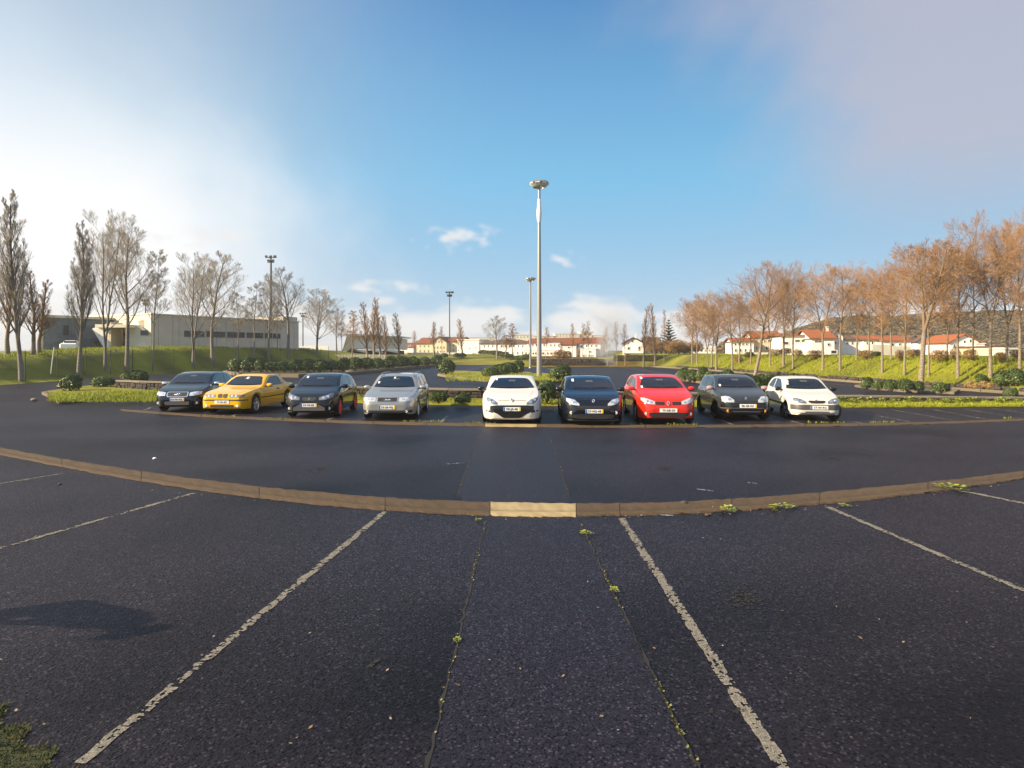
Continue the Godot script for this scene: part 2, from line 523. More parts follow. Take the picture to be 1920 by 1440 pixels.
var worn := FastNoiseLite.new()
func band(pts: Array, w0: float, w1: float, r: RandomNumberGenerator, keep: float, cell: float) -> Buf:   # a worn painted line: the flakes that are left of it
	var b := Buf.new()
	var from: Vector3 = pts[0]
	var to: Vector3 = pts[1]
	var n := int(from.distance_to(to) / cell) + 1
	var dir := (to - from).normalized()
	var sd := dir.cross(Vector3.UP)
	for k in n:
		var t := (k + 0.5) / n
		var w := lerpf(w0, w1, t) * (1.0 + 0.25 * worn.get_noise_2d(k * cell * 60.0, from.x * 100.0))
		var m := maxi(2, int(w / cell))
		var p := from.lerp(to, t) + sd * 0.012 * worn.get_noise_2d(k * cell * 40.0, 500.0 + from.x * 100.0)
		for j in m:
			var u := (j + 0.5) / m - 0.5
			var q := p + sd * u * w
			var wear := worn.get_noise_2d(q.x * 160.0, q.z * 160.0) * 1.0 + worn.get_noise_2d(q.x * 18.0, q.z * 18.0) * 0.55 - pow(absf(u) * 2.0, 3.0) * 0.35 + keep
			if wear + r.randf_range(-0.25, 0.25) < 0.0: continue
			var hs := cell * r.randf_range(0.42, 0.62)
			var a := dir.rotated(Vector3.UP, r.randf_range(-0.5, 0.5)) * hs
			var c := a.cross(Vector3.UP)
			var y := Vector3(0, 0.005, 0)
			var tone := r.randf_range(0.55, 1.0)
			b.col = Color(tone, tone, tone * 0.95)
			b.quad(q - a - c + y, q + a - c + y, q + a + c + y, q - a + c + y)
	for k in b.n.size(): b.n[k] = Vector3.UP
	return b

func make_lines() -> void:
	worn.seed = 17; worn.frequency = 0.09; worn.fractal_octaves = 2
	var r := RandomNumberGenerator.new(); r.seed = 77
	var near := [[722, 960, 150, 1432, 0.085, 0.07], [1165, 972, 1482, 1460, 0.092, 0.085], [363, 925, -20, 1034, 0.09, 0.07], [1552, 951, 1990, 1138, 0.085, 0.08], [1805, 921, 2040, 968, 0.11, 0.1], [118, 888, -30, 912, 0.08, 0.06]]
	for q in near:
		tag(part("painted_line", band([g(q[0], q[1]), g(q[2], q[3])], q[4], q[5], r, (0.42 if q[0] > 1000 else 0.30) if q[0] > 400 else 0.2, 0.013).mesh(M.paint_line)), "", "", "", "structure")
	var fars := [[1441, 778, 1508, 796], [1562, 783, 1617, 794], [1590, 769, 1706, 791], [1671, 768, 1785, 788], [1749, 768, 1847, 786], [1806, 767, 1915, 784], [1860, 766, 1975, 782],
		[286, 763, 270, 769], [470, 770, 430, 781], [640, 777, 612, 788], [838, 780, 825, 794], [1335, 781, 1378, 798]]
	for q in fars:
		tag(part("painted_line", band([g(q[0], q[1]), g(q[2], q[3])], 0.10, 0.09, r, 0.1, 0.03).mesh(M.paint_line)), "", "", "", "structure")
	# worn lines of the lots behind
	for q in [[855, 698, 945, 681], [1150, 686, 1275, 705], [1500, 716, 1660, 727], [1018, 688, 1050, 697]]:
		tag(part("painted_line", band([g(q[0], q[1]), g(q[2], q[3])], 0.16, 0.14, r, 0.15, 0.06).mesh(M.kerb_pale)), "", "", "", "structure")

func make_blemishes() -> void:   # low heaved spots and pale scuffs in the paving
	var r := RandomNumberGenerator.new(); r.seed = 51
	for q in [[[752, 1128], [768, 1119], [800, 1117], [842, 1119]], [[692, 1252], [700, 1243], [712, 1237], [730, 1234]], [[1330, 1335], [1365, 1338], [1400, 1332]]]:
		for k in q.size() - 1:
			tag(part("pavement_crack", band([g(q[k][0], q[k][1]), g(q[k + 1][0], q[k + 1][1])], 0.045, 0.03, r, 0.0, 0.012).mesh(M.crack)), "", "", "", "structure")
	for q in [[1306, 917, 1338, 921], [1316, 1008, 1352, 1011], [1238, 966, 1262, 967], [838, 870, 872, 868], [1402, 905, 1420, 907]]:
		tag(part("pale_scuff", band([g(q[0], q[1]), g(q[2], q[3])], 0.06, 0.05, r, -0.15, 0.014).mesh(M.mirror_grey)), "", "", "", "structure")

func make_litter() -> void:   # oil drips in the bays, grit and dead leaves by the drain
	var r := RandomNumberGenerator.new(); r.seed = 61
	for q in [[1250, 880, 0.5], [600, 880, 0.5], [1560, 860, 0.6], [1390, 1120, 0.30]]:
		var b := Buf.new()
		for k in 150:
			var a := r.randf() * TAU
			var rad: float = q[2] * absf(r.randfn(0.0, 0.5))
			var o := g(q[0], q[1]) + Vector3(cos(a) * rad * 0.7, 0.006, sin(a) * rad)
			var s := r.randf_range(0.006, 0.016)
			b.col = Color(0.014, 0.013, 0.014)
			b.quad(o + Vector3(-s, 0, s), o + Vector3(-s, 0, -s), o + Vector3(s, 0, -s), o + Vector3(s, 0, s))
		tag(part("oil_stain", b.mesh(M.dry)), "", "", "", "structure")
	var b := Buf.new()
	for k in 420:
		var x := r.randf_range(-40, 1960)
		var near := r.randf() < 0.7
		var y := (smooth_list([[0, 857], [480, 932], [1000, 968], [1400, 957], [1920, 897]], x) + r.randf_range(-2.0, 7.0)) if near else r.randf_range(800, 1400)
		var o := g(x, y, 0.012)
		var a := r.randf() * TAU
		var s := r.randf_range(0.006, 0.02)
		var u := Vector3(cos(a), r.randf_range(0.0, 0.4), sin(a)) * s
		var w := Vector3(-sin(a), r.randf_range(0.0, 0.3), cos(a)) * s * 0.6
		b.col = Color(0.16, 0.09, 0.03).lerp(Color(0.30, 0.26, 0.20), r.randf()) * r.randf_range(0.5, 1.1)
		b.quad(o - u, o + w, o + u, o - w)
	tag(part("grit", b.mesh(M.dry)), "", "", "", "stuff")

func channel(called: String, mid: Array, half: Array, joints: Array, pale: int, r: RandomNumberGenerator) -> void:   # a dished concrete drain strip cut at joints (photo x of each joint)
	var root := group_node(called, self)
	tag(root, "", "", "", "structure")
	var prof := [[-1.0, -0.01], [-0.93, 0.012], [-0.55, 0.016], [0.05, 0.008], [0.36, 0.006], [0.50, 0.018], [0.93, 0.016], [1.0, -0.01]]
	for k in joints.size() - 1:
		var b := Buf.new()
		var rows := []
		var n := maxi(4, int((joints[k + 1] - joints[k]) / 9.0))
		var lift := r.randf_range(0.0, 0.005)
		for j in n + 1:
			var x := lerpf(joints[k] + 0.6, joints[k + 1] - 0.6, float(j) / n)
			var ym := smooth_list(mid, x)
			var yh := smooth_list(half, x)
			var p0 := g(x, ym - yh)
			var p1 := g(x, ym + yh)
			var row := []
			for q in prof:
				var p: Vector3 = p0.lerp(p1, q[0] * 0.5 + 0.5)
				var edge := r.randf_range(-0.03, 0.03) if absf(q[0]) > 0.9 else 0.0
				row.append(p + Vector3(0, q[1] + lift + r.randf_range(-0.003, 0.003), edge))
			rows.append(row)
		b.grid(rows)
		var t := r.randf_range(0.85, 1.1)
		for q in b.c.size():
			var s := t * r.randf_range(0.72, 1.15)
			var dirt: float = [0.55, 0.8, 1.0, 0.85, 0.55, 1.05, 1.0, 0.6][q % 8]   # grit lies along the dish and the edges
			s *= lerpf(1.0, dirt, 0.8)
			b.c[q] = Color(s, s, s * 0.97)
		part("kerb_segment", b.mesh(M.kerb_pale if k == pale else M.kerb), root)

func make_kerbs() -> void:
	var r := RandomNumberGenerator.new(); r.seed = 90
	var mid := [[-260, 789.9], [-140, 816.8], [-20, 842.0], [100, 865.2], [220, 886.0], [340, 904.5], [460, 920.3], [580, 933.4], [700, 943.6], [820, 951.0], [940, 955.4], [1060, 956.9], [1180, 955.6], [1300, 951.4], [1420, 944.6], [1540, 935.2], [1660, 923.4], [1780, 909.5], [1900, 893.6], [2020, 876.1], [2140, 857.2], [2260, 837.4]]
	var half := [[-260, 5], [0, 7], [277, 9.5], [480, 11], [640, 12], [1000, 13], [1160, 11.5], [1400, 11.5], [1725, 10], [1920, 7.5], [2260, 5.5]]
	channel("drain_kerb", mid, half, [-260, -40, 116, 265, 486, 722, 919, 1080, 1162, 1372, 1537, 1740, 1920, 2080, 2260], 6, r)
	mid = [[225, 768.9], [325, 776.1], [425, 782.0], [525, 786.8], [625, 790.5], [725, 793.5], [825, 795.7], [925, 797.4], [1025, 798.5], [1125, 799.3], [1225, 799.6], [1325, 799.5], [1425, 798.9], [1525, 797.9], [1625, 796.3], [1725, 794.0], [1825, 791.0], [1925, 786.9], [2025, 781.8], [2125, 775.2], [2225, 767.1], [2330, 765.1]]
	half = [[225, 1.6], [400, 2.0], [700, 2.4], [960, 2.6], [1300, 2.4], [1920, 2.0], [2300, 1.6]]
	channel("far_drain_kerb", mid, half, [225, 300, 378, 455, 530, 610, 700, 800, 909, 1007, 1110, 1210, 1310, 1410, 1510, 1610, 1710, 1815, 1920, 2100, 2300], 8, r)

func island(called: String, pts: Array, hgt: float, m: Material, kw: float, kh: float) -> Node3D:   # a planted bed inside kerb stones; pts are ground points, clockwise from above
	var root := group_node(called, self)
	tag(root, "", "", "", "structure")
	var b := Buf.new()
	var c := Vector3.ZERO
	for p in pts: c += p / pts.size()
	var inner := []
	for k in pts.size():
		var p: Vector3 = pts[k]
		inner.append(p + (c - p).normalized() * kw)
	var r := RandomNumberGenerator.new(); r.seed = pts.size() * 7 + int(absf(c.x) * 10)
	for k in pts.size():
		var p: Vector3 = inner[k]
		var q: Vector3 = inner[(k + 1) % pts.size()]
		var up := Vector3(0, hgt, 0)
		var n := maxi(1, int(p.distance_to(q) / 1.2))
		for j in n:
			b.col = Color.WHITE * r.randf_range(0.7, 1.15)
			b.tri(c + up * 1.25, q.lerp(p, float(j) / n) + up, q.lerp(p, float(j + 1) / n) + up)
	for k in b.n.size():
		if b.n[k].y < 0: b.n[k] = -b.n[k]
	part("planting_bed", b.mesh(m), root)
	for k in pts.size():
		var p: Vector3 = pts[k]
		var q: Vector3 = pts[(k + 1) % pts.size()]
		var len := p.distance_to(q)
		var n := maxi(1, int(round(len / 1.6)))
		for j in n:
			var s := Buf.new()
			var o := p.lerp(q, (j + 0.5) / n)
			var dir := (q - p).normalized()
			var inw := Vector3.UP.cross(dir)
			if inw.dot(c - o) < 0: inw = -inw
			var t := r.randf_range(0.7, 1.1)
			s.col = Color(t, t, t)
			s.box(o + inw * kw * 0.5 + Vector3(0, kh * 0.5 + r.randf_range(-0.01, 0.01), 0), Vector3(len / n - 0.02, kh, kw), Basis(dir, Vector3.UP, dir.cross(Vector3.UP)), 0.02)
			part("kerb_stone", s.mesh(M.kerb_grey), root)
	return root

var wall_line := []
func make_wall() -> void:
	wall_line = [[-22.0, 35.5, 0.58], [-19.9, 34.2, 0.58], [-10.2, 30.8, 0.55], [-2.84, 28.5, 0.52], [5.56, 27.8, 0.44], [13.5, 27.1, 0.32], [21.6, 27.0, 0.24], [34.0, 27.4, 0.2]]
	var root := thing("stone_wall", "long low dark volcanic stone wall with pale coping behind the row of parked cars", "wall", Vector3(0, 0, -28.0))
	var r := RandomNumberGenerator.new(); r.seed = 8
	var core := Buf.new()
	var st := Buf.new()
	var cap_list := []
	for k in wall_line.size() - 1:
		var a := Vector3(wall_line[k][0], 0, -wall_line[k][1])
		var b := Vector3(wall_line[k + 1][0], 0, -wall_line[k + 1][1])
		var len := a.distance_to(b)
		var dir := (b - a).normalized()
		var back := Vector3(dir.z, 0, -dir.x)   # away from the camera
		if back.z > 0: back = -back
		var n := int(len / 0.5)
		for j in n:
			var t := (j + 0.5) / n
			var h: float = lerpf(wall_line[k][2], wall_line[k + 1][2], t)
			core.box(a.lerp(b, t) + back * 0.27 + Vector3(0, h * 0.5 - 0.05, 0) - root.position, Vector3(len / n, h - 0.1 + 0.02, 0.42), Basis(dir, Vector3.UP, dir.cross(Vector3.UP)))
			var y := 0.0
			while y < h - 0.1:
				var x := t - 0.5 / n
				var hh := minf(r.randf_range(0.10, 0.19), h - 0.05 - y)
				while x < t + 0.5 / n - 0.1 / len:
					var w := r.randf_range(0.14, 0.32)
					var tone := r.randf_range(0.5, 1.5)
					st.col = Color(tone, tone * r.randf_range(0.85, 1.0), tone * r.randf_range(0.8, 1.0))
					st.box(a.lerp(b, x) + dir * w * 0.5 + back * (0.06 + r.randf_range(-0.03, 0.03)) + Vector3(0, y + hh * 0.5, 0) - root.position, Vector3(w - 0.015, hh - 0.015, 0.12), Basis(dir, Vector3.UP, dir.cross(Vector3.UP)).rotated(dir, r.randf_range(-0.12, 0.12)), 0.018)
					x += w / len
				y += hh
		var m := maxi(1, int(len / 1.5))
		for j in m:
			var s := Buf.new()
			var t := (j + 0.5) / m
			var h: float = lerpf(wall_line[k][2], wall_line[k + 1][2], t)
			var tone := r.randf_range(0.75, 1.1)
			s.col = Color(tone, tone, tone)
			s.box(a.lerp(b, t) + back * 0.27 + Vector3(0, h - 0.02, 0) - root.position, Vector3(len / m - 0.012, 0.08, 0.56), Basis(dir, Vector3.UP, dir.cross(Vector3.UP)), 0.012)
			cap_list.append(s)
	part("wall_core", core.mesh(M.stone), root)
	part("masonry", st.mesh(M.stone), root, Vector3.ZERO, "stuff")
	for s in cap_list: part("coping_slab", s.mesh(M.cap), root)
	# the grass verge between wall and bays
	var b := Buf.new()
	var rows := []
	for k in 60:
		var x := lerpf(-21.5, 34.0, k / 59.0)
		var back := wall_at(x)
		var front := lerp_list([[-22, 31.2], [-19.0, 30.6], [-10, 28.3], [-2.6, 26.3], [5, 25.6], [13, 25.2], [20, 25.6], [34, 26.0]], x)
		rows.append([Vector3(x, 0.0, -front + 0.02), Vector3(x, 0.07, -front), Vector3(x, 0.10, -lerpf(front, back, 0.5)), Vector3(x, 0.12, -back + 0.05)])
	rows.reverse()
	b.grid(rows)
	for k in b.c.size():
		var t := r.randf_range(0.65, 1.1)
		b.c[k] = Color(t, t, t)
	tag(part("grass_verge", b.mesh(M.grass)), "", "", "", "structure")

func wall_at(x: float) -> float:
	var a := []
	for q in wall_line: a.append([q[0], q[1]])
	return lerp_list(a, x)

func make_islands() -> void:
	var soil := rough_mat(0.16, 0.13, 0.05, 0.95, M.grass.albedo_texture, 1.0)
	island("left_island", [g(78, 740), g(110, 757.5), g(138, 756), g(190, 749), g(246, 743), g(300, 741), g(300, 731), g(262, 722), g(230, 720), g(177, 726), g(117, 733)], 0.16, M.grass, 0.22, 0.15)
	island("centre_island", [g(820, 705), g(855, 711), g(909, 716), g(1000, 718.5), g(1078, 716), g(1076, 708), g(985, 701), g(905, 700.5), g(840, 698)], 0.16, M.grass, 0.25, 0.2)
	island("hedge_island", [g(418, 701), g(455, 707), g(560, 708.5), g(655, 704), g(740, 695), g(835, 686), g(828, 683.5), g(735, 690), g(600, 696), g(440, 697)], 0.15, soil, 0.3, 0.3)
	island("right_hedge_island", [g(1258, 711), g(1330, 722), g(1372, 722), g(1420, 724), g(1508, 722), g(1500, 714), g(1380, 707), g(1270, 703)], 0.14, soil, 0.3, 0.18)
	island("small_right_island", [g(1602, 726), g(1625, 730), g(1700, 736), g(1790, 740), g(1800, 735), g(1740, 727), g(1640, 722)], 0.12, soil, 0.25, 0.14)
	# kerb stones along the foot of the right-hand bank
	var root := group_node("bank_kerb", self)
	tag(root, "", "", "", "structure")
	var r := RandomNumberGenerator.new(); r.seed = 12
	var d := 22.0
	while d < 88.0:
		var a := Vector3(toe_right(d) - 0.05, 0, -d)
		var b := Vector3(toe_right(d + 1.8) - 0.05, 0, -d - 1.8)
		var dir := (b - a).normalized()
		var s := Buf.new()
		var t := r.randf_range(0.8, 1.2)
		s.col = Color(t, t, t * 0.95)
		s.box(a.lerp(b, 0.5) + Vector3(0, 0.07, 0), Vector3(1.79, 0.16, 0.22), Basis(dir, Vector3.UP, dir.cross(Vector3.UP)), 0.02)
		part("kerb_stone", s.mesh(M.kerb_grey), root)
		d += 1.8
	# rough stone edging above that kerb
	var st := Buf.new()
	for k in 520:
		var dd := r.randf_range(22.0, 80.0)
		var t := r.randf_range(0.8, 2.6)
		st.col = Color(t, t * 0.86, t * 0.6)
		st.box(Vector3(toe_right(dd) + r.randf_range(0.25, 0.75), 0.12 + r.randf_range(0, 0.16), -dd), Vector3(r.randf_range(0.15, 0.4), r.randf_range(0.12, 0.26), r.randf_range(0.15, 0.35)), Basis(Vector3.UP, r.randf() * 3.0), 0.04)
	tag(part("stone_edging", st.mesh(M.stone)), "", "", "", "stuff")

func make_grass() -> void:
	var r := RandomNumberGenerator.new(); r.seed = 404
	var tufts := []
	for q in 3:
		var b := Buf.new()
		for k in 9:
			var a := r.randf() * TAU
			var o := Vector3(cos(a), 0, sin(a)) * r.randf_range(0.0, 0.06)
			var lean := Vector3(cos(a), 0, sin(a)) * r.randf_range(0.02, 0.09)
			var h := r.randf_range(0.07, 0.17)
			var w := Vector3(-sin(a), 0, cos(a)) * 0.007
			b.col = Color(0.75, 0.9, 0.8).lerp(Color(1.25, 1.1, 0.6), r.randf())
			b.quad(o - w, o + w, o + lean * 0.5 + Vector3(0, h * 0.6, 0) + w * 0.8, o + lean * 0.5 + Vector3(0, h * 0.6, 0) - w * 0.8)
			b.tri(o + lean * 0.5 + Vector3(0, h * 0.6, 0) - w * 0.8, o + lean * 0.5 + Vector3(0, h * 0.6, 0) + w * 0.8, o + lean + Vector3(0, h, 0))
		tufts.append(b.mesh(M.blade))
	var spots := [[], [], []]
	var add := func(p: Vector3, s: float) -> void:
		var bs := Basis(Vector3.UP, r.randf() * TAU).scaled(Vector3(s, s * r.randf_range(0.7, 1.3), s))
		spots[r.randi() % 3].append(Transform3D(bs, p))
	for k in 9000:   # right-hand bank
		var d := r.randf_range(24.0, 80.0)
		var x := toe_right(d) + r.randf_range(0.3, 7.0)
		add.call(Vector3(x, H(x, d) - 0.03, -d), r.randf_range(0.7, 1.4))
	for k in 3500:   # left-hand bank
		var d := r.randf_range(34.0, 100.0)
		var x := toe_left(d) - r.randf_range(3.0, 7.0)
		add.call(Vector3(x, H(x, d) - 0.03, -d), r.randf_range(0.8, 1.6))
	for k in 5200:   # verge in front of the wall
		var x := r.randf_range(-21.0, 33.0)
		var d := wall_at(x) - 0.05 - 2.0 * pow(r.randf(), 0.8)
		add.call(Vector3(x, 0.06, -d), r.randf_range(0.4, 0.95))
	for k in 2600:   # left island
		var p := g(r.randf_range(90, 300), r.randf_range(727, 754), 0.16)
		if p.z < -26 and (p.x + 19.0) * 0.5 > (-p.z - 33.0): add.call(Vector3(p.x, 0.14, p.z), r.randf_range(0.5, 1.0))
	for k in 900:    # centre island
		var p := g(r.randf_range(835, 1070), r.randf_range(702, 715), 0.18)
		add.call(Vector3(p.x, 0.16, p.z), r.randf_range(0.7, 1.3))
	for k in 500:    # tufts growing along the drain strips
		var x := r.randf_range(300, 1900)
		var p := g(x, smooth_list([[300, 777], [700, 790], [1000, 795], [1300, 797], [1600, 793], [1900, 785]], x))
		if sin(x * 0.05) + sin(x * 0.017) > 0.4: add.call(p, r.randf_range(0.25, 0.6))
	for q in 3:
		var mm := MultiMesh.new()
		mm.transform_format = MultiMesh.TRANSFORM_3D
		mm.mesh = tufts[q]
		mm.instance_count = spots[q].size()
		for k in spots[q].size(): mm.set_instance_transform(k, spots[q][k])
		var o := MultiMeshInstance3D.new()
		o.name = "grass"; o.multimesh = mm
		add_child(o, true)
		tag(o, "", "", "", "stuff")
	# the corners of long grass at the photographer's feet
	for corner in [[Vector3(-3.45, 0, -4.14), Vector3(-2.1, 0, -3.2), 1.0, 9000], [Vector3(2.78, 0, -3.40), Vector3(3.3, 0, -3.75), 0.25, 500]]:
		var from: Vector3 = corner[0]
		var along: Vector3 = corner[1] - from
		var inward := Vector3(-along.z, 0, along.x).normalized()
		if inward.z < 0: inward = -inward
		var b := Buf.new()
		var s := Buf.new()
		var edge := []
		for k in 41:
			var p: Vector3 = from + along * k / 40.0 + inward * (0.05 * sin(k * 0.7) + r.randf_range(-0.04, 0.04)) * corner[2]
			edge.append([p + Vector3(0, 0.006, 0), p + inward * corner[2] + Vector3(0, 0.012, 0)])
		s.grid(edge)
		for k in s.n.size():
			s.c[k] = Color(0.022, 0.030, 0.008) * r.randf_range(0.7, 1.3)
			if s.n[k].y < 0: s.n[k] = -s.n[k]
		tag(part("soil", s.mesh(M.dry)), "", "", "", "structure")
		for k in corner[3]:
			var u := r.randf()
			var p: Vector3 = from + along * u + inward * (r.randf() * corner[2] + 0.05 * sin(u * 28.0) - 0.02)
			var a := r.randf() * TAU
			var lean := Vector3(cos(a), 0, sin(a)) * r.randf_range(0.01, 0.04)
			var h := r.randf_range(0.01, 0.04)
			var w := Vector3(-sin(a), 0, cos(a)) * 0.0035
			b.col = Color(0.020, 0.040, 0.004).lerp(Color(0.10, 0.075, 0.012), pow(r.randf(), 2.5))
			b.tri(p - w, p + w, p + lean + Vector3(0, h, 0))
			b.quad(p + lean * 0.2 - w, p + lean * 0.2 + w, p - lean * 0.6 + w + Vector3(0, h * 0.4, 0), p - lean * 0.6 - w + Vector3(0, h * 0.4, 0))
		tag(part("grass", b.mesh(M.dry)), "", "", "", "stuff")

# ---------------------------------------------------------------- trees and shrubs
func turn_from(d: Vector3, ang: float, roll: float) -> Vector3:
	var a := d.cross(Vector3.RIGHT if absf(d.x) < 0.8 else Vector3.UP).normalized()
	var b := d.cross(a)
	return (d * cos(ang) + (a * cos(roll) + b * sin(roll)) * sin(ang)).normalized()

func grow(lim: Buf, twg: Buf, p: Vector3, d: Vector3, len: float, r: float, lvl: int, st: Dictionary, rr: RandomNumberGenerator) -> void:
	var segs: int = [5, 5, 4, 3, 2][lvl]
	var into := lim if lvl < 3 else twg
	var pts := [p]
	var q := p
	var dir := d
	for k in segs:
		dir = (dir + Vector3(rr.randf_range(-1, 1), rr.randf_range(-1, 1), rr.randf_range(-1, 1)) * st.wild + Vector3.UP * st.up).normalized()
		var e := q + dir * len / segs
		var ra := r * (1.0 - 0.72 * k / segs)
		var rb := r * (1.0 - 0.72 * (k + 1) / segs)
		into.tube(q, e, maxf(ra, st.thin), maxf(rb, st.thin * 0.8), [6, 5, 4, 3, 3][lvl])
		q = e
		pts.append(q)
	if lvl >= 4: return
	var n: int = st.n[lvl]
	var roll := rr.randf() * TAU
	for k in n:
		var t: float = 1.0 - (1.0 - st.bare[lvl]) * float(k) / n if lvl > 0 else st.bare[0] + (1.0 - st.bare[0]) * (k + 0.5) / n
		var f: float = t * segs
		var s := mini(int(f), segs - 1)
		var o: Vector3 = pts[s].lerp(pts[s + 1], f - s)
		var along: Vector3 = (pts[s + 1] - pts[s]).normalized()
		roll += 2.4 + rr.randf_range(-0.5, 0.5)
		var nd := turn_from(along, st.ang[lvl] * rr.randf_range(0.7, 1.25), roll)
		var shape: float = st.taper if lvl == 0 else (0.55 if lvl == 1 else 0.3)
		var nl: float = len * st.ratio[lvl] * (1.0 - shape * t) * rr.randf_range(0.75, 1.2)
		if lvl == 0 and st.has("dome"): nl *= 0.55 + 1.1 * sin(clampf((t - st.bare[0]) / (1.0 - st.bare[0]), 0.08, 1) * 2.6)
		grow(lim, twg, o, nd, nl, maxf(r * (1.0 - 0.7 * t) * 0.55, st.thin), lvl + 1, st, rr)

func make_tree(called: String, sd: int, st: Dictionary) -> Node3D:
	var rr := RandomNumberGenerator.new()
	rr.seed = sd
	var root := Node3D.new()
	root.name = called
	var tr := Buf.new()
	var twg := Buf.new()
	var h: float = st.h
	var fork: float = st.fork * h
	# trunk with a flared foot
	var p := Vector3(0, -0.3, 0)
	var lean: Vector3 = st.get("lean", Vector3.ZERO)
	var dir := (Vector3.UP + lean).normalized()
	var r: float = st.r
	var segs := 7
	for k in segs:
		var e := p + dir * (fork + 0.3) / segs
		var ra := r * (1.0 - 0.3 * k / segs) * (1.45 if k == 0 else 1.0)
		var rb := r * (1.0 - 0.3 * (k + 1) / segs)
		tr.tube(p, e, ra, rb, 10)
		p = e
		dir = (dir + Vector3(rr.randf_range(-1, 1), 0.8, rr.randf_range(-1, 1)) * 0.025 - lean * 0.06).normalized()
	var leaders: int = st.leaders
	part("trunk", tr.mesh(st.bark), root)
	var roll: float = st.get("roll", rr.randf() * TAU)
	for k in leaders:
		var lim := Buf.new()
		var ld := dir if leaders == 1 else turn_from(dir, st.split * rr.randf_range(0.8, 1.15), roll + TAU * k / leaders)
		var ln: float = (h - fork) * (1.0 if k == 0 else rr.randf_range(0.8, 1.0))
		grow(lim, twg, p - ld * 0.05, ld, ln, r * (0.72 if leaders == 1 else 0.56), 0, st, rr)
		part("branch", lim.mesh(st.wood), root)
	# a few low side limbs below the fork
	for k in st.get("low", 0):
		var lim := Buf.new()
		var o := Vector3(0, fork * rr.randf_range(0.7, 0.95), 0) + lean * fork * 0.5
		grow(lim, twg, o, turn_from(Vector3.UP, 1.0, roll + 1.0 + k * 2.2), h * 0.25, r * 0.3, 1, st, rr)
		part("branch", lim.mesh(st.wood), root)
	part("twigs", twg.mesh(st.fine), root, Vector3.ZERO, "stuff")
	var box := AABB()
	for v in twg.v: box = box.expand(v)
	root.set_meta("size", Vector2(box.end.y, minf(box.size.x, box.size.z) * 0.92))
	root.set_meta("label", "x")
	return root

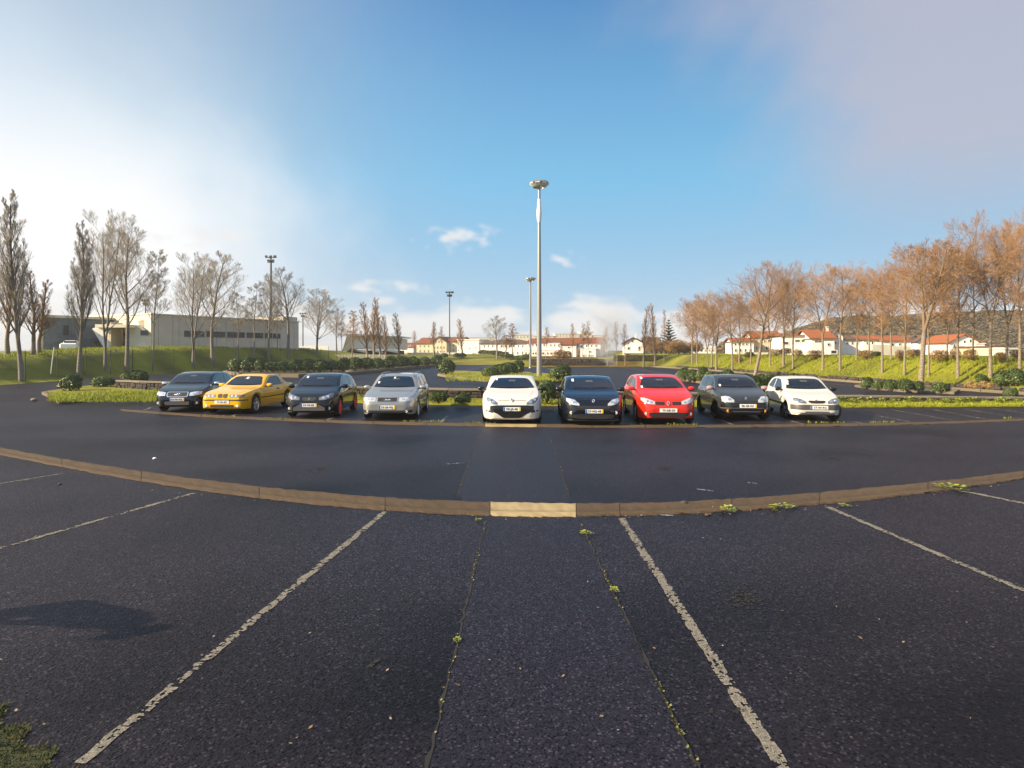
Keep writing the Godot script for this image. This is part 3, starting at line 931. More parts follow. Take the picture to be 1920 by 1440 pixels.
var protos := {}
func tree_protos() -> void:
	var plane := {"h": 10.0, "fork": 0.30, "r": 0.19, "leaders": 1, "split": 0.4, "wild": 0.10, "up": 0.045, "thin": 0.009, "dome": 1, "n": [17, 7, 6, 5], "bare": [0.10, 0.25, 0.2, 0.2], "ang": [0.95, 0.8, 0.75, 0.6], "ratio": [0.62, 0.55, 0.62, 0.95], "taper": 0.72, "bark": M.trunk, "wood": M.limb, "fine": M.twig}
	protos.plane_a = make_tree("plane_tree", 1, plane)
	var q := plane.duplicate(); q.fork = 0.26; q.n = [18, 7, 6, 4]; q.wild = 0.13
	protos.plane_b = make_tree("plane_tree", 2, q)
	q = plane.duplicate(); q.leaders = 2; q.fork = 0.34; q.split = 0.30; q.n = [12, 7, 6, 4]; q.roll = 0.3
	protos.plane_c = make_tree("plane_tree", 3, q)
	q = plane.duplicate(); q.leaders = 3; q.fork = 0.3; q.split = 0.42; q.n = [10, 7, 6, 4]; q.up = 0.07
	protos.plane_d = make_tree("plane_tree", 9, q)
	q = plane.duplicate(); q.lean = Vector3(0.22, 0, 0); q.fork = 0.28; q.h = 11.0; q.n = [19, 7, 6, 4]
	protos.plane_lean = make_tree("plane_tree", 5, q)
	q = plane.duplicate(); q.leaders = 2; q.fork = 0.40; q.split = 0.24; q.roll = 0.0; q.n = [16, 7, 6, 4]; q.r = 0.20; q.up = 0.06; q.ratio = [0.42, 0.55, 0.62, 0.95]
	protos.plane_fork = make_tree("plane_tree", 6, q)
	var pop := {"h": 13.0, "fork": 0.16, "r": 0.2, "leaders": 1, "split": 0.2, "wild": 0.07, "up": 0.16, "thin": 0.0075, "n": [34, 7, 6, 4], "bare": [0.06, 0.2, 0.2, 0.2], "ang": [0.44, 0.38, 0.42, 0.45], "ratio": [0.34, 0.46, 0.6, 0.9], "taper": 0.74, "bark": M.trunk_grey, "wood": M.limb_grey, "fine": M.twig_grey}
	protos.poplar_a = make_tree("poplar_tree", 21, pop)
	q = pop.duplicate(); q.ang = [0.36, 0.34, 0.4, 0.4]; q.n = [28, 6, 5, 3]; q.ratio = [0.27, 0.46, 0.6, 0.9]; q.bark = M.trunk; q.wood = M.limb; q.fine = M.twig
	protos.poplar_b = make_tree("poplar_tree", 22, q)
	var wide := {"h": 11.0, "fork": 0.24, "r": 0.17, "leaders": 1, "split": 0.4, "wild": 0.08, "up": 0.13, "thin": 0.0075, "n": [17, 7, 6, 4], "bare": [0.10, 0.22, 0.2, 0.2], "ang": [0.68, 0.6, 0.6, 0.55], "ratio": [0.50, 0.52, 0.62, 0.95], "taper": 0.66, "bark": M.trunk_grey, "wood": M.limb_grey, "fine": M.twig_grey}
	protos.wide_a = make_tree("bare_tree", 31, wide)
	q = wide.duplicate(); q.leaders = 2; q.fork = 0.15; q.split = 0.33; q.roll = 0.2; q.n = [13, 7, 6, 4]; q.up = 0.11
	protos.wide_fork = make_tree("bare_tree", 32, q)
	q = wide.duplicate(); q.wild = 0.11; q.n = [16, 7, 6, 4]
	protos.wide_b = make_tree("bare_tree", 33, q)
	q = wide.duplicate(); q.r = 0.09; q.n = [18, 6, 6, 5]; q.ratio = [0.34, 0.52, 0.6, 0.95]; q.ang = [0.6, 0.6, 0.6, 0.5]; q.fork = 0.28
	protos.thin = make_tree("slender_tree", 34, q)
	q = q.duplicate(); q.bark = M.trunk; q.wood = M.limb; q.fine = M.twig; q.r = 0.075; q.n = [20, 6, 5, 4]; q.ratio = [0.24, 0.52, 0.6, 0.95]; q.ang = [0.45, 0.5, 0.5, 0.5]; q.fork = 0.3
	protos.sapling = make_tree("slender_tree", 35, q)

func plant(kind: String, x: float, base: float, top: float, width: float, label: String, category := "tree", grp := "", depth := 0.0) -> void:
	var p := land(x, base) if depth <= 0.0 else at(x, base, depth)
	if depth > 0.0: p.y = H(p.x, depth)
	var o: Node3D = protos[kind].duplicate()
	var d := -p.z
	var size: Vector2 = protos[kind].get_meta("size")
	o.remove_meta("size")
	var topy := CAM_H + (HZ - top) / F * d
	var sy := (topy - p.y) / size.x
	var sx := width / F * d / size.y
	o.position = p
	o.rotation.y = 0.0 if kind in ["plane_lean", "plane_fork", "wide_fork"] else fposmod(x * 0.731, TAU)
	o.scale = Vector3(sx, sy, sx)
	add_child(o, true)
	tag(o, label, category, grp)

func make_trees() -> void:
	tree_protos()
	var gl := "bare trees on the left bank"
	plant("poplar_a", 40, 716, 357, 70, "tallest bare poplar at the far left, rising into the white glare", "tree", gl)
	plant("poplar_a", -14, 690, 430, 62, "bare poplar cut by the left edge behind the tallest poplar", "tree", gl)
	plant("poplar_b", 14, 664, 492, 40, "brownish poplar in the clump left of the tallest poplar's trunk", "tree", gl)
	plant("poplar_b", 62, 664, 508, 38, "dense brown poplar just right of the tallest poplar's trunk", "tree", gl)
	plant("poplar_b", 73, 662, 522, 36, "dense brown poplar closest to the grey building's left corner", "tree", gl)
	plant("poplar_a", 148, 702, 408, 62, "slim grey poplar with a leaning top in front of the grey building", "tree", gl)
	plant("wide_fork", 197, 694, 383, 105, "tall bare tree forking low, beside the entrance of the grey building", "tree", gl)
	plant("wide_a", 238, 694, 402, 112, "tall bare tree with a straight trunk crossing the glazed entrance", "tree", gl)
	plant("thin", 287, 694, 466, 62, "thin bare tree at the left end of the long beige building", "tree", gl)
	plant("wide_fork", 362, 687, 466, 98, "bare tree splitting into a wide V in front of the strip windows", "tree", gl)
	plant("wide_b", 398, 682, 467, 104, "bare spreading tree right of the V-shaped tree on the bank", "tree", gl)
	plant("thin", 447, 672, 546, 46, "small young tree before the middle of the long beige building", "tree", gl)
	plant("thin", 477, 673, 528, 50, "slim tree just left of the dark floodlight mast", "tree", gl)
	plant("wide_a", 503, 673, 512, 64, "bare tree whose trunk runs beside the dark floodlight mast", "tree", gl)
	plant("thin", 520, 673, 560, 34, "slender stem between mast and the beige building's right corner", "tree", gl)
	plant("wide_b", 540, 672, 500, 86, "rounded bare tree at the right corner of the long beige building", "tree", gl)
	plant("wide_fork", 594, 667, 537, 84, "vase-shaped bare tree alone before the low white wall", "tree", gl)
	plant("wide_b", 631, 672, 576, 44, "smaller bare tree left of the roofed grandstand building", "tree", gl, 112.0)
	plant("thin", 641, 672, 602, 28, "faint slender tree close left of the grandstand stair", "tree", gl, 114.0)
	plant("sapling", 661, 672, 582, 36, "slim tree in front of the grandstand's left corner", "tree", gl, 108.0)
	var gp := "poplars in front of the grandstand"
	plant("poplar_b", 688, 668, 566, 26, "reddish poplar at the left of the cluster before the grandstand", "tree", gp, 106.0)
	plant("poplar_b", 702, 668, 556, 28, "tallest reddish poplar in the cluster before the grandstand", "tree", gp, 105.0)
	plant("poplar_b", 713, 668, 572, 24, "reddish poplar right of the tallest one before the grandstand", "tree", gp, 107.0)
	plant("poplar_b", 723, 668, 590, 22, "shortest reddish poplar at the right of the grandstand cluster", "tree", gp, 105.0)
	plant("poplar_b", 748, 668, 586, 22, "single narrow poplar at the right end of the grandstand", "tree", "", 108.0)
	var gs := "slender trees along the far edge of the car park"
	plant("sapling", 776, 668, 620, 14, "tiny slender tree before the small house with the red roof", "tree", gs, 118.0)
	plant("poplar_b", 814, 667, 602, 17, "narrow bare tree in front of the cream gabled house", "tree", gs, 122.0)
	plant("sapling", 829, 667, 611, 14, "faint slender tree just left of the thin floodlight mast", "tree", gs, 124.0)
	plant("poplar_b", 867, 676, 597, 20, "narrow bare tree in front of the blank white house", "tree", gs, 112.0)
	plant("wide_b", 932, 679, 590, 52, "round bare tree before the long white house with balconies", "tree", gs, 110.0)
	plant("sapling", 948, 677, 628, 36, "low reddish young tree close right of the round bare tree", "tree", gs, 112.0)
	plant("sapling", 961, 676, 606, 28, "leaning thin tree before the brown-roofed white house", "tree", gs, 114.0)
	plant("sapling", 1023, 686, 612, 15, "thin young tree just right of the near lamp mast", "tree", gs, 89.0)
	plant("sapling", 1054, 686, 640, 12, "thin sapling before the gap between two terraced houses", "tree", gs, 89.5)
	plant("sapling", 1073, 687, 606, 15, "thin young tree before the left corner of the red-roofed terrace", "tree", gs, 88.5)
	plant("sapling", 1092, 687, 606, 15, "thin young tree before the middle of the red-roofed terrace", "tree", gs, 88.5)
	plant("sapling", 1105, 687, 601, 15, "thin young tree before the garage of the red-roofed terrace", "tree", gs, 88.5)
	plant("sapling", 1139, 687, 612, 16, "thin young tree standing in the drifting smoke", "tree", gs, 88.0)
	plant("sapling", 1157, 687, 602, 16, "thin young tree at the right fringe of the smoke", "tree", gs, 88.0)
	plant("sapling", 1172, 687, 606, 18, "thin young tree at the left end of the white chalet", "tree", gs, 88.0)
	plant("poplar_b", 1207, 688, 573, 20, "tall thin poplar before the right half of the white chalet", "tree", gs, 86.0)
	plant("poplar_b", 1228, 688, 567, 20, "tall thin poplar between the white chalet and the conifer", "tree", gs, 86.0)
	plant("sapling", 1245, 688, 580, 14, "thin young tree close left of the dark conifer", "tree", gs, 86.0)
	var gr := "plane trees on the right bank"
	var rt := [["plane_a", 1298, 682, 556, 66, "leftmost bare plane tree of the right bank, beside the brown thicket"],
		["plane_b", 1307, 683, 562, 56, "second bare plane tree from the left end of the right bank"],
		["plane_d", 1327, 693, 548, 60, "slim plane tree in the tight group above the left hedge end"],
		["sapling", 1334, 694, 575, 34, "thin pale stem in the tight group left of the red car's roof line"],
		["plane_c", 1343, 696, 543, 84, "broad bare plane tree of the left group, its trunk foot at the kerb"],
		["plane_a", 1373, 697, 540, 80, "plane tree rooted at the kerb above the dark grey hatchback"],
		["plane_b", 1386, 683, 552, 64, "slim plane tree upslope behind the dark grey hatchback"],
		["plane_a", 1408, 683, 560, 60, "slim plane tree upslope just left of the leaning pale tree"],
		["plane_lean", 1414, 706, 481, 122, "tall pale tree leaning at its foot, taller than its neighbours, behind the hedge"],
		["plane_d", 1444, 686, 512, 76, "plane tree just right of the leaning pale tree"],
		["plane_c", 1469, 687, 508, 84, "plane tree with a leaning trunk above the small white hatchback"],
		["plane_a", 1487, 692, 510, 82, "plane tree with a low side branch above the small white hatchback"],
		["plane_c", 1543, 692, 494, 92, "plane tree forking high in front of the bright orange roof"],
		["plane_a", 1575, 694, 486, 94, "plane tree with a straight trunk right of the bright orange roof"],
		["plane_d", 1606, 674, 502, 80, "dark trunked plane at the slope top before the low orange-roofed row"],
		["plane_a", 1654, 700, 490, 98, "plane tree with a knobby trunk before the low orange-roofed row"],
		["plane_b", 1630, 673, 505, 66, "thin dark plane at the slope top left of the knobby trunk"],
		["plane_c", 1671, 674, 500, 70, "thin dark plane at the slope top beside the grey garden wall"],
		["plane_b", 1696, 704, 468, 92, "plane tree with a slender straight trunk left of the forked tree"],
		["plane_fork", 1727, 731, 438, 122, "large forked pale tree rooted in the small planted island"],
		["plane_a", 1741, 707, 452, 84, "plane tree close behind the large forked tree"],
		["plane_d", 1776, 674, 470, 80, "dark plane at the slope top left of the white house on the right"],
		["plane_a", 1796, 707, 446, 104, "plane tree in front of the white house with the red canopy"],
		["plane_b", 1824, 675, 455, 80, "dark plane at the slope top right of the white house"],
		["plane_c", 1857, 707, 388, 118, "tall plane with a crooked knobby trunk near the right edge"],
		["plane_d", 1888, 678, 420, 96, "plane at the slope top behind the crooked knobby trunk"],
		["plane_a", 1912, 694, 395, 104, "plane tree cut by the right edge of the bank"],
		["plane_b", 1952, 712, 378, 120, "plane tree just beyond the right edge with branches reaching in"]]
	for q in rt: plant(q[0], q[1], q[2], q[3], q[4] * 1.22, q[5], "tree", gr)
	var th := [[1262, 640, 40, "leftmost rusty bare tree of the low thicket by the conifer"], [1276, 634, 44, "second rusty bare tree from the conifer in the low thicket"], [1288, 641, 42, "third rusty bare tree from the conifer in the low thicket"], [1236, 646, 30, "dark reddish bare tree in the garden left of the conifer"], [1222, 632, 34, "bare tree behind the pink-roofed annex by the chalet"], [1214, 646, 26, "low reddish bare tree before the pink-roofed annex"]]
	for q in th: plant("plane_d", q[0], 672, q[1], q[2], q[3], "tree", "low bare trees by the conifer", 96.0)
	for k in protos: protos[k].free()
	# Norfolk pine: whorls of level boughs
	var root := thing("norfolk_pine", "dark symmetrical conifer with tiered boughs right of the white chalet", "tree", at(1254, 657, 104) * Vector3(1, 0, 1) + Vector3(0, 1.0, 0))
	var t := Buf.new()
	t.tube(Vector3.ZERO, Vector3(0, 6.5, 0), 0.16, 0.03, 8)
	part("trunk", t.mesh(M.limb_grey), root)
	var r := RandomNumberGenerator.new(); r.seed = 55
	for w in 12:
		var b := Buf.new()
		var y := 1.0 + w * 0.46
		var len := lerpf(2.3, 0.25, pow(w / 11.0, 0.9))
		for k in 6:
			var a := TAU * k / 6 + w * 0.5
			var dir := Vector3(cos(a), 0.28 + 0.02 * w, sin(a)).normalized()
			var p := Vector3(0, y, 0)
			for s in 5:
				var e := p + dir * len / 5
				b.col = Color(0.028, 0.05, 0.03) * r.randf_range(0.7, 1.3)
				b.tube(p, e, 0.12 - 0.015 * s, 0.11 - 0.018 * s, 5)
				for q in 2:
					var sd := dir.cross(Vector3.UP) * (1 if q == 0 else -1)
					b.tube(p, p + (sd + dir * 0.8 + Vector3(0, 0.35, 0)).normalized() * len * 0.16, 0.07, 0.03, 4)
				p = e
		part("bough", b.mesh(M.leaf), root)

func shrub_mesh(sd: int, n: int, leaf: float, c0: Color, c1: Color, m: Material, fill := 0.5) -> Mesh:
	var r := RandomNumberGenerator.new(); r.seed = sd
	var b := Buf.new()
	var lumps := []
	for k in 9: lumps.append([Vector3(r.randf_range(-1, 1), r.randf_range(-0.2, 1.0), r.randf_range(-1, 1)).normalized(), r.randf_range(0.08, 0.3)])
	for k in n:
		var d := Vector3(r.randf_range(-1, 1), r.randf_range(-0.35, 1), r.randf_range(-1, 1)).normalized()
		var rad := 0.40 * (fill + (1.0 - fill) * pow(r.randf(), 0.4))
		for l in lumps: rad += 0.30 * l[1] * maxf(0.0, d.dot(l[0]) * 2.2 - 1.2)
		var p := Vector3(d.x * rad, 0.42 + d.y * rad * 1.15, d.z * rad)
		if p.y < 0.0: p.y = r.randf() * 0.2
		var nrm := (d + Vector3(r.randf_range(-1, 1), r.randf_range(-0.3, 1), r.randf_range(-1, 1)) * 0.7).normalized()
		var u := turn_from(nrm, PI / 2, r.randf() * TAU)
		u = (u + Vector3.DOWN * 0.35).normalized()
		var wv := nrm.cross(u).normalized() * leaf * 0.36 * r.randf_range(0.8, 1.2)
		var l := u * leaf * r.randf_range(0.75, 1.25)
		b.col = c0.lerp(c1, pow(r.randf(), 1.6))
		var mid := p + l * 0.5 + nrm * leaf * 0.08
		b.quad(p, mid - wv, p + l - nrm * leaf * 0.1, mid + wv)
	return b.mesh(m)

func make_shrubs() -> void:
	var dark := Color(0.022, 0.045, 0.012)
	var lit := Color(0.12, 0.17, 0.025)
	var kinds := []
	for k in 4: kinds.append(shrub_mesh(100 + k, 2100, 0.085, dark, lit, M.leaf))
	var brown := []
	for k in 3: brown.append(shrub_mesh(200 + k, 2000, 0.055, Color(0.11, 0.065, 0.02), Color(0.36, 0.21, 0.06), M.dry, 0.15))
	var straw := shrub_mesh(300, 900, 0.10, Color(0.22, 0.14, 0.05), Color(0.45, 0.30, 0.12), M.dry, 0.3)
	var stem := Buf.new()
	for k in 7:
		var a := TAU * k / 7
		stem.tube(Vector3.ZERO, Vector3(cos(a) * 0.22, 0.45, sin(a) * 0.22), 0.02, 0.012, 5)
	var stems := stem.mesh(M.limb)
	var put := func(called: String, foliage: Mesh, p: Vector3, w: float, h: float, dep: float, label: String, grp := "", cat := "bush") -> void:
		var o := thing(called, label, cat, p, 0.0, grp)
		part("stems", stems, o)
		part("foliage", foliage, o, Vector3.ZERO, "stuff")
		o.scale = Vector3(w, h, dep)
		o.rotation.y = fposmod(p.x * 3.7, 0.6) - 0.3
	var one := func(called: String, k: int, x: float, base: float, top: float, wpx: float, label: String, grp := "") -> void:
		var p := g(x, base, 0.1)
		var sc := -p.z / F
		put.call(called, kinds[k % 4], p, wpx * sc * 1.05, (base - top) * sc * 1.12, wpx * sc * 0.9, label, grp)
	one.call("hydrangea_bush", 0, 134, 735, 706, 40, "leafy bush nearest the tip of the grass island on the left", "bushes on the left grass island")
	one.call("hydrangea_bush", 1, 197, 728, 706, 44, "low leafy bush in the middle of the left grass island", "bushes on the left grass island")
	one.call("hydrangea_bush", 2, 254, 722, 696, 44, "leafy bush where the left grass island meets the stone wall", "bushes on the left grass island")
	one.call("hydrangea_bush", 3, 837, 703, 678, 35, "round leafy bush on the left tip of the centre island")
	one.call("hydrangea_bush", 0, 1052, 714, 687, 44, "round leafy bush right of the foot of the tall lamp mast")
	var hg := "hedge of bushes on the centre island"
	var c_h := [[922, 708, 688, 34, "leftmost, lightest bush of the short oblique hedge behind the white car"], [939, 706, 684, 34, "second bush from the left in the oblique hedge behind the white car"], [955, 703, 682, 32, "third bush from the left in the oblique hedge behind the white car"], [970, 701, 679, 30, "farthest and tallest bush of the oblique hedge behind the white car"]]
	for k in 4: one.call("hydrangea_bush", k + 1, c_h[k][0], c_h[k][1], c_h[k][2], c_h[k][3], c_h[k][4], hg)
	var ord := ["first", "second", "third", "fourth", "fifth", "sixth", "seventh", "eighth", "ninth", "tenth", "eleventh", "twelfth", "thirteenth", "fourteenth", "fifteenth", "sixteenth", "seventeenth", "eighteenth"]
	for k in 18:
		var x := lerpf(446, 818, k / 17.0)
		var base := lerp_list([[446, 699], [600, 699], [650, 697], [740, 692], [818, 686]], x)
		var top := lerp_list([[446, 672], [520, 677], [600, 676], [700, 671], [760, 670], [818, 668]], x)
		one.call("hydrangea_bush", k * 3 + 1, x, base, top, 33 - k * 0.3, ord[k] + " bush from the left in the long dark hedge behind the yellow car", "long dark hedge on the left")
	for k in 6:
		var x := lerpf(1284, 1366, k / 5.0)
		one.call("hydrangea_bush", k * 5 + 2, x, lerpf(714, 720, k / 5.0), lerpf(691, 699, k / 5.0) + 3.0 * sin(k * 2.1), 27, ord[k] + " bush from the left in the hedge behind the red car", "hedge behind the red car")
	for k in 7:
		var x := lerpf(1396, 1490, k / 6.0)
		one.call("hydrangea_bush", k * 3, x, lerpf(724, 720, k / 6.0), lerpf(703, 703, k / 6.0) + 2.5 * sin(k * 1.7), 27, ord[k] + " bush from the left in the hedge above the two small hatchbacks", "hedge above the small hatchbacks")
	one.call("hydrangea_bush", 1, 1026, 756, 714, 42, "dark glossy bush against the wall between white and black cars")
	one.call("hydrangea_bush", 3, 1420, 758, 716, 44, "leafy bush against the wall between the dark grey and white hatchbacks")
	one.call("hydrangea_bush", 2, 822, 757, 734, 34, "low leafy bush at the wall beside the silver estate's tail")
	one.call("hydrangea_bush", 0, 868, 758, 740, 34, "small leafy bush at the wall left of the white car")
	var sg := "bushes on the small right island"
	var si := [[1626, 731, 710, 24], [1648, 732, 714, 24], [1672, 734, 713, 28], [1700, 735, 713, 30], [1722, 735, 717, 22], [1765, 738, 718, 34]]
	var sl := ["leftmost bush on the small island by the forked tree", "second bush from the left on the island by the forked tree", "middle bush on the small island by the forked tree", "largest bush on the small island left of the forked trunk", "bush at the very foot of the forked trunk", "separate rounded bush right of the forked trunk"]
	for k in 6: one.call("hydrangea_bush", k, si[k][0], si[k][1], si[k][2], si[k][3], sl[k], sg)
	one.call("hydrangea_bush", 1, 1897, 747, 728, 24, "small leafy bush at the right end of the wall, near the edge")
	var shrub := func(x: float, base: float, top: float, wpx: float, m: Mesh, label: String, called := "shrub", grp := "") -> void:
		var p := land(x, base)
		var sc := -p.z / F
		put.call(called, m, p, wpx * sc * 1.05, (base - top) * sc * 1.1, wpx * sc, label, grp, "shrub")
	shrub.call(1840, 721, 703, 20, kinds[2], "small rounded green bush alone on the right lawn")
	shrub.call(1880, 727, 700, 34, kinds[0], "big dark bush at the foot of the slope near the right edge", "bush")
	shrub.call(1906, 727, 696, 32, kinds[3], "dark bush cut by the right edge below the crooked tree", "bush")
	for k in 4: shrub.call(1818 + k * 13, 731, 716 + (k % 2) * 3, 18, straw, ["leftmost dry straw-coloured plant at the slope foot", "second dry straw-coloured plant at the slope foot", "third dry straw-coloured plant at the slope foot", "rightmost dry straw-coloured plant at the slope foot"][k], "dry_plant", "dry plants at the slope foot")
	var top_b := [[1528, 673, 656, 30, "round tawny shrub on the slope crest below the orange roof"], [1497, 671, 656, 18, "small brown shrub on the slope crest left of the round tawny one"], [1623, 674, 656, 28, "rounded tawny shrub on the crest before the grey garden wall"], [1646, 670, 660, 20, "dark low shrub right of the rounded tawny shrub on the crest"], [1688, 677, 658, 20, "tawny shrub beside the slender straight trunk on the crest"], [1712, 671, 654, 28, "brown shrub on the crest behind the forked tree"], [1762, 680, 655, 30, "tall brown shrub on the slope right of the forked tree"], [1791, 676, 656, 22, "brown shrub at the trunk before the white house"], [1818, 677, 655, 26, "bare shrub with a long shadow right of the white house"], [1876, 680, 660, 22, "dark bare shrub on the crest near the crooked trunk"], [1907, 674, 658, 24, "shrub on the crest at the right edge"], [1384, 680, 668, 16, "small dark shrub among the left plane trunks"], [1405, 670, 661, 20, "green shrub on the crest behind the left plane trunks"], [1456, 668, 655, 26, "dark red shrub on the crest before the pale houses"], [1473, 667, 652, 24, "dark shrub on the crest left of the white gable"]]
	for k in top_b.size(): shrub.call(top_b[k][0], top_b[k][1], top_b[k][2], top_b[k][3], kinds[k % 4] if k in [3, 12] else brown[k % 3], top_b[k][4], "shrub", "shrubs on the crest of the right bank")
	for k in 5:
		var p := at(1262 + k * 11, 668, 92 + k)
		p.y = H(p.x, -p.z)
		put.call("thicket", brown[k % 3], p, 2.4, 1.7 + 0.4 * sin(k * 2.0), 2.4, ord[k] + " rusty brown bush from the left in the thicket beside the conifer", "rusty thicket beside the conifer", "shrub")
	for k in 6:
		var p := at(1222 + k * 9, 668, 100 + k)
		p.y = H(p.x, -p.z)
		put.call("thicket", brown[(k + 1) % 3], p, 2.4, 2.2, 2.4, ord[k] + " dark bush from the left in the garden right of the chalet", "dark garden bushes by the chalet", "shrub")
	for k in 3:
		var p := at(1046 + k * 9, 668, 96)
		p.y = H(p.x, -p.z)
		put.call("shrub", brown[k], p, 1.7, 1.6, 1.7, ["left", "middle", "right"][k] + " shrub of the three before the terrace's garden wall", "shrubs before the terrace", "shrub")
	for k in 9:
		var x := lerpf(905, 985, k / 8.0)
		var p := g(x, lerpf(668.0, 677.5, k / 8.0))
		p = at(x, 670, 126 - k * 3.0)
		p.y = H(p.x, -p.z)
		put.call("low_hedge", kinds[k % 4], p, 2.0, 0.9, 1.6, ord[k] + " low dark bush from the left along the green mound's right flank", "low bushes on the mound", "bush")
	for q in [[834, 681, 672], [858, 682, 674], [868, 683, 675]]:
		var p := at(q[0], q[1], 112)
		p.y = H(p.x, -p.z)
		put.call("shrub", kinds[1], p, 1.5, 0.95, 1.5, "small dark bush at the foot of the green mound " + ("left of the mast" if q[0] == 834 else ("beneath the narrow tree, left one" if q[0] == 858 else "beneath the narrow tree, right one")), "bushes at the mound's foot", "bush")
	# weeds: clumps along the wall, by the drain strip and in the cracks
	var r := RandomNumberGenerator.new(); r.seed = 66
	var weed := []
	for q in 3:
		var b := Buf.new()
		for k in 60:
			var a := r.randf() * TAU
			var rad := sqrt(r.randf()) * 0.5
			var p := Vector3(cos(a) * rad, 0.05 + r.randf() * 0.75 * (1.0 - rad), sin(a) * rad)
			var u := Vector3(cos(a + r.randf_range(-1, 1)), r.randf_range(-0.2, 0.7), sin(a + r.randf_range(-1, 1))).normalized() * r.randf_range(0.15, 0.34)
			var wv := u.cross(Vector3.UP).normalized() * u.length() * 0.34
			b.col = Color(0.10, 0.17, 0.02).lerp(Color(0.34, 0.36, 0.03), r.randf())
			b.quad(p, p + u * 0.5 + wv + Vector3(0, 0.04, 0), p + u, p + u * 0.5 - wv + Vector3(0, 0.04, 0))
		weed.append(b.mesh(M.leaf))
	var w_spots := [[1100, 1001, 0.10, "bright green weed in the right crack just below the drain strip"], [1366, 958, 0.18, "weed at the drain strip right of the thick painted line"], [1465, 954, 0.20, "wider weed at the drain strip left of the next painted line"], [1785, 918, 0.26, "weed where the last painted line meets the drain strip"], [1584, 949, 0.10, "tiny weed at the top end of the right painted line"], [897, 975, 0.06, "tiny weed in the left crack just below the drain strip"], [1153, 1107, 0.07, "yellowish weed in the right crack, nearer the camera"], [857, 1200, 0.05, "tiny weed in the left crack, nearer the camera"]]
	for q in w_spots:
		var o := thing("weed", q[3], "weed", g(q[0], q[1], 0.01), r.randf() * 6.0, "weeds in the paving")
		part("leaves", weed[r.randi() % 3], o, Vector3.ZERO, "stuff")
		o.scale = Vector3(q[2] * 1.5, q[2] * 0.55, q[2])
	var mm := MultiMesh.new()
	mm.transform_format = MultiMesh.TRANSFORM_3D
	mm.mesh = weed[0]
	mm.instance_count = 260
	for k in 260:
		var x := r.randf_range(11.5, 33.0) if r.randf() < 0.72 else r.randf_range(-20.0, 11.5)
		var s := r.randf_range(0.16, 0.36) * (0.7 if x < 11.5 else 1.0)
		mm.set_instance_transform(k, Transform3D(Basis(Vector3.UP, r.randf() * TAU).scaled(Vector3(s, s * r.randf_range(0.8, 1.3), s)), Vector3(x, 0.09, -wall_at(x) + r.randf_range(0.05, 0.9))))
	var o := MultiMeshInstance3D.new()
	o.name = "ground_cover"; o.multimesh = mm
	add_child(o, true)
	tag(o, "", "", "", "stuff")
	# the scrubby wood on the hill, read as one mass
	var clump := shrub_mesh(501, 260, 0.22, Color(0.05, 0.042, 0.02), Color(0.17, 0.12, 0.05), M.scrub, 0.5)
	mm = MultiMesh.new()
	mm.transform_format = MultiMesh.TRANSFORM_3D
	mm.mesh = clump
	mm.instance_count = 2600
	for k in 2600:
		var d := r.randf_range(165, 280)
		var x := d * r.randf_range(0.33, 1.15)
		var s := r.randf_range(2.5, 5.0)
		mm.set_instance_transform(k, Transform3D(Basis(Vector3.UP, r.randf() * TAU).scaled(Vector3(s, s * 0.55, s)), Vector3(x, H(x, d) - 0.4, -d)))
	o = MultiMeshInstance3D.new()
	o.name = "hillside_scrub"; o.multimesh = mm
	add_child(o, true)
	tag(o, "", "", "", "stuff")

# ---------------------------------------------------------------- buildings, masts, fences
func opening(root: Node3D, called: String, x0: float, y0: float, x1: float, y1: float, z: float, frame: Material, pane: Material) -> void:
	var b := Buf.new()
	var w := x1 - x0
	var h := y1 - y0
	var t := minf(0.09, minf(w, h) * 0.16)
	for s in [[x0 + t / 2, (y0 + y1) / 2, t, h], [x1 - t / 2, (y0 + y1) / 2, t, h], [(x0 + x1) / 2, y1 - t / 2, w - 2 * t, t], [(x0 + x1) / 2, y0 + t / 2, w - 2 * t, t]]:
		b.box(Vector3(s[0], s[1], z + 0.03), Vector3(s[2], s[3], 0.08))
	if w > 0.9: b.box(Vector3((x0 + x1) / 2, (y0 + y1) / 2, z + 0.03), Vector3(t * 0.7, h - 2 * t, 0.06))
	var o := part(called, b.mesh(frame), root)
	var p := Buf.new()
	p.box(Vector3((x0 + x1) / 2, (y0 + y1) / 2, z + 0.012), Vector3(w - t, h - t, 0.02))
	part("pane" if called == "window" else "panel", p.mesh(pane), o)

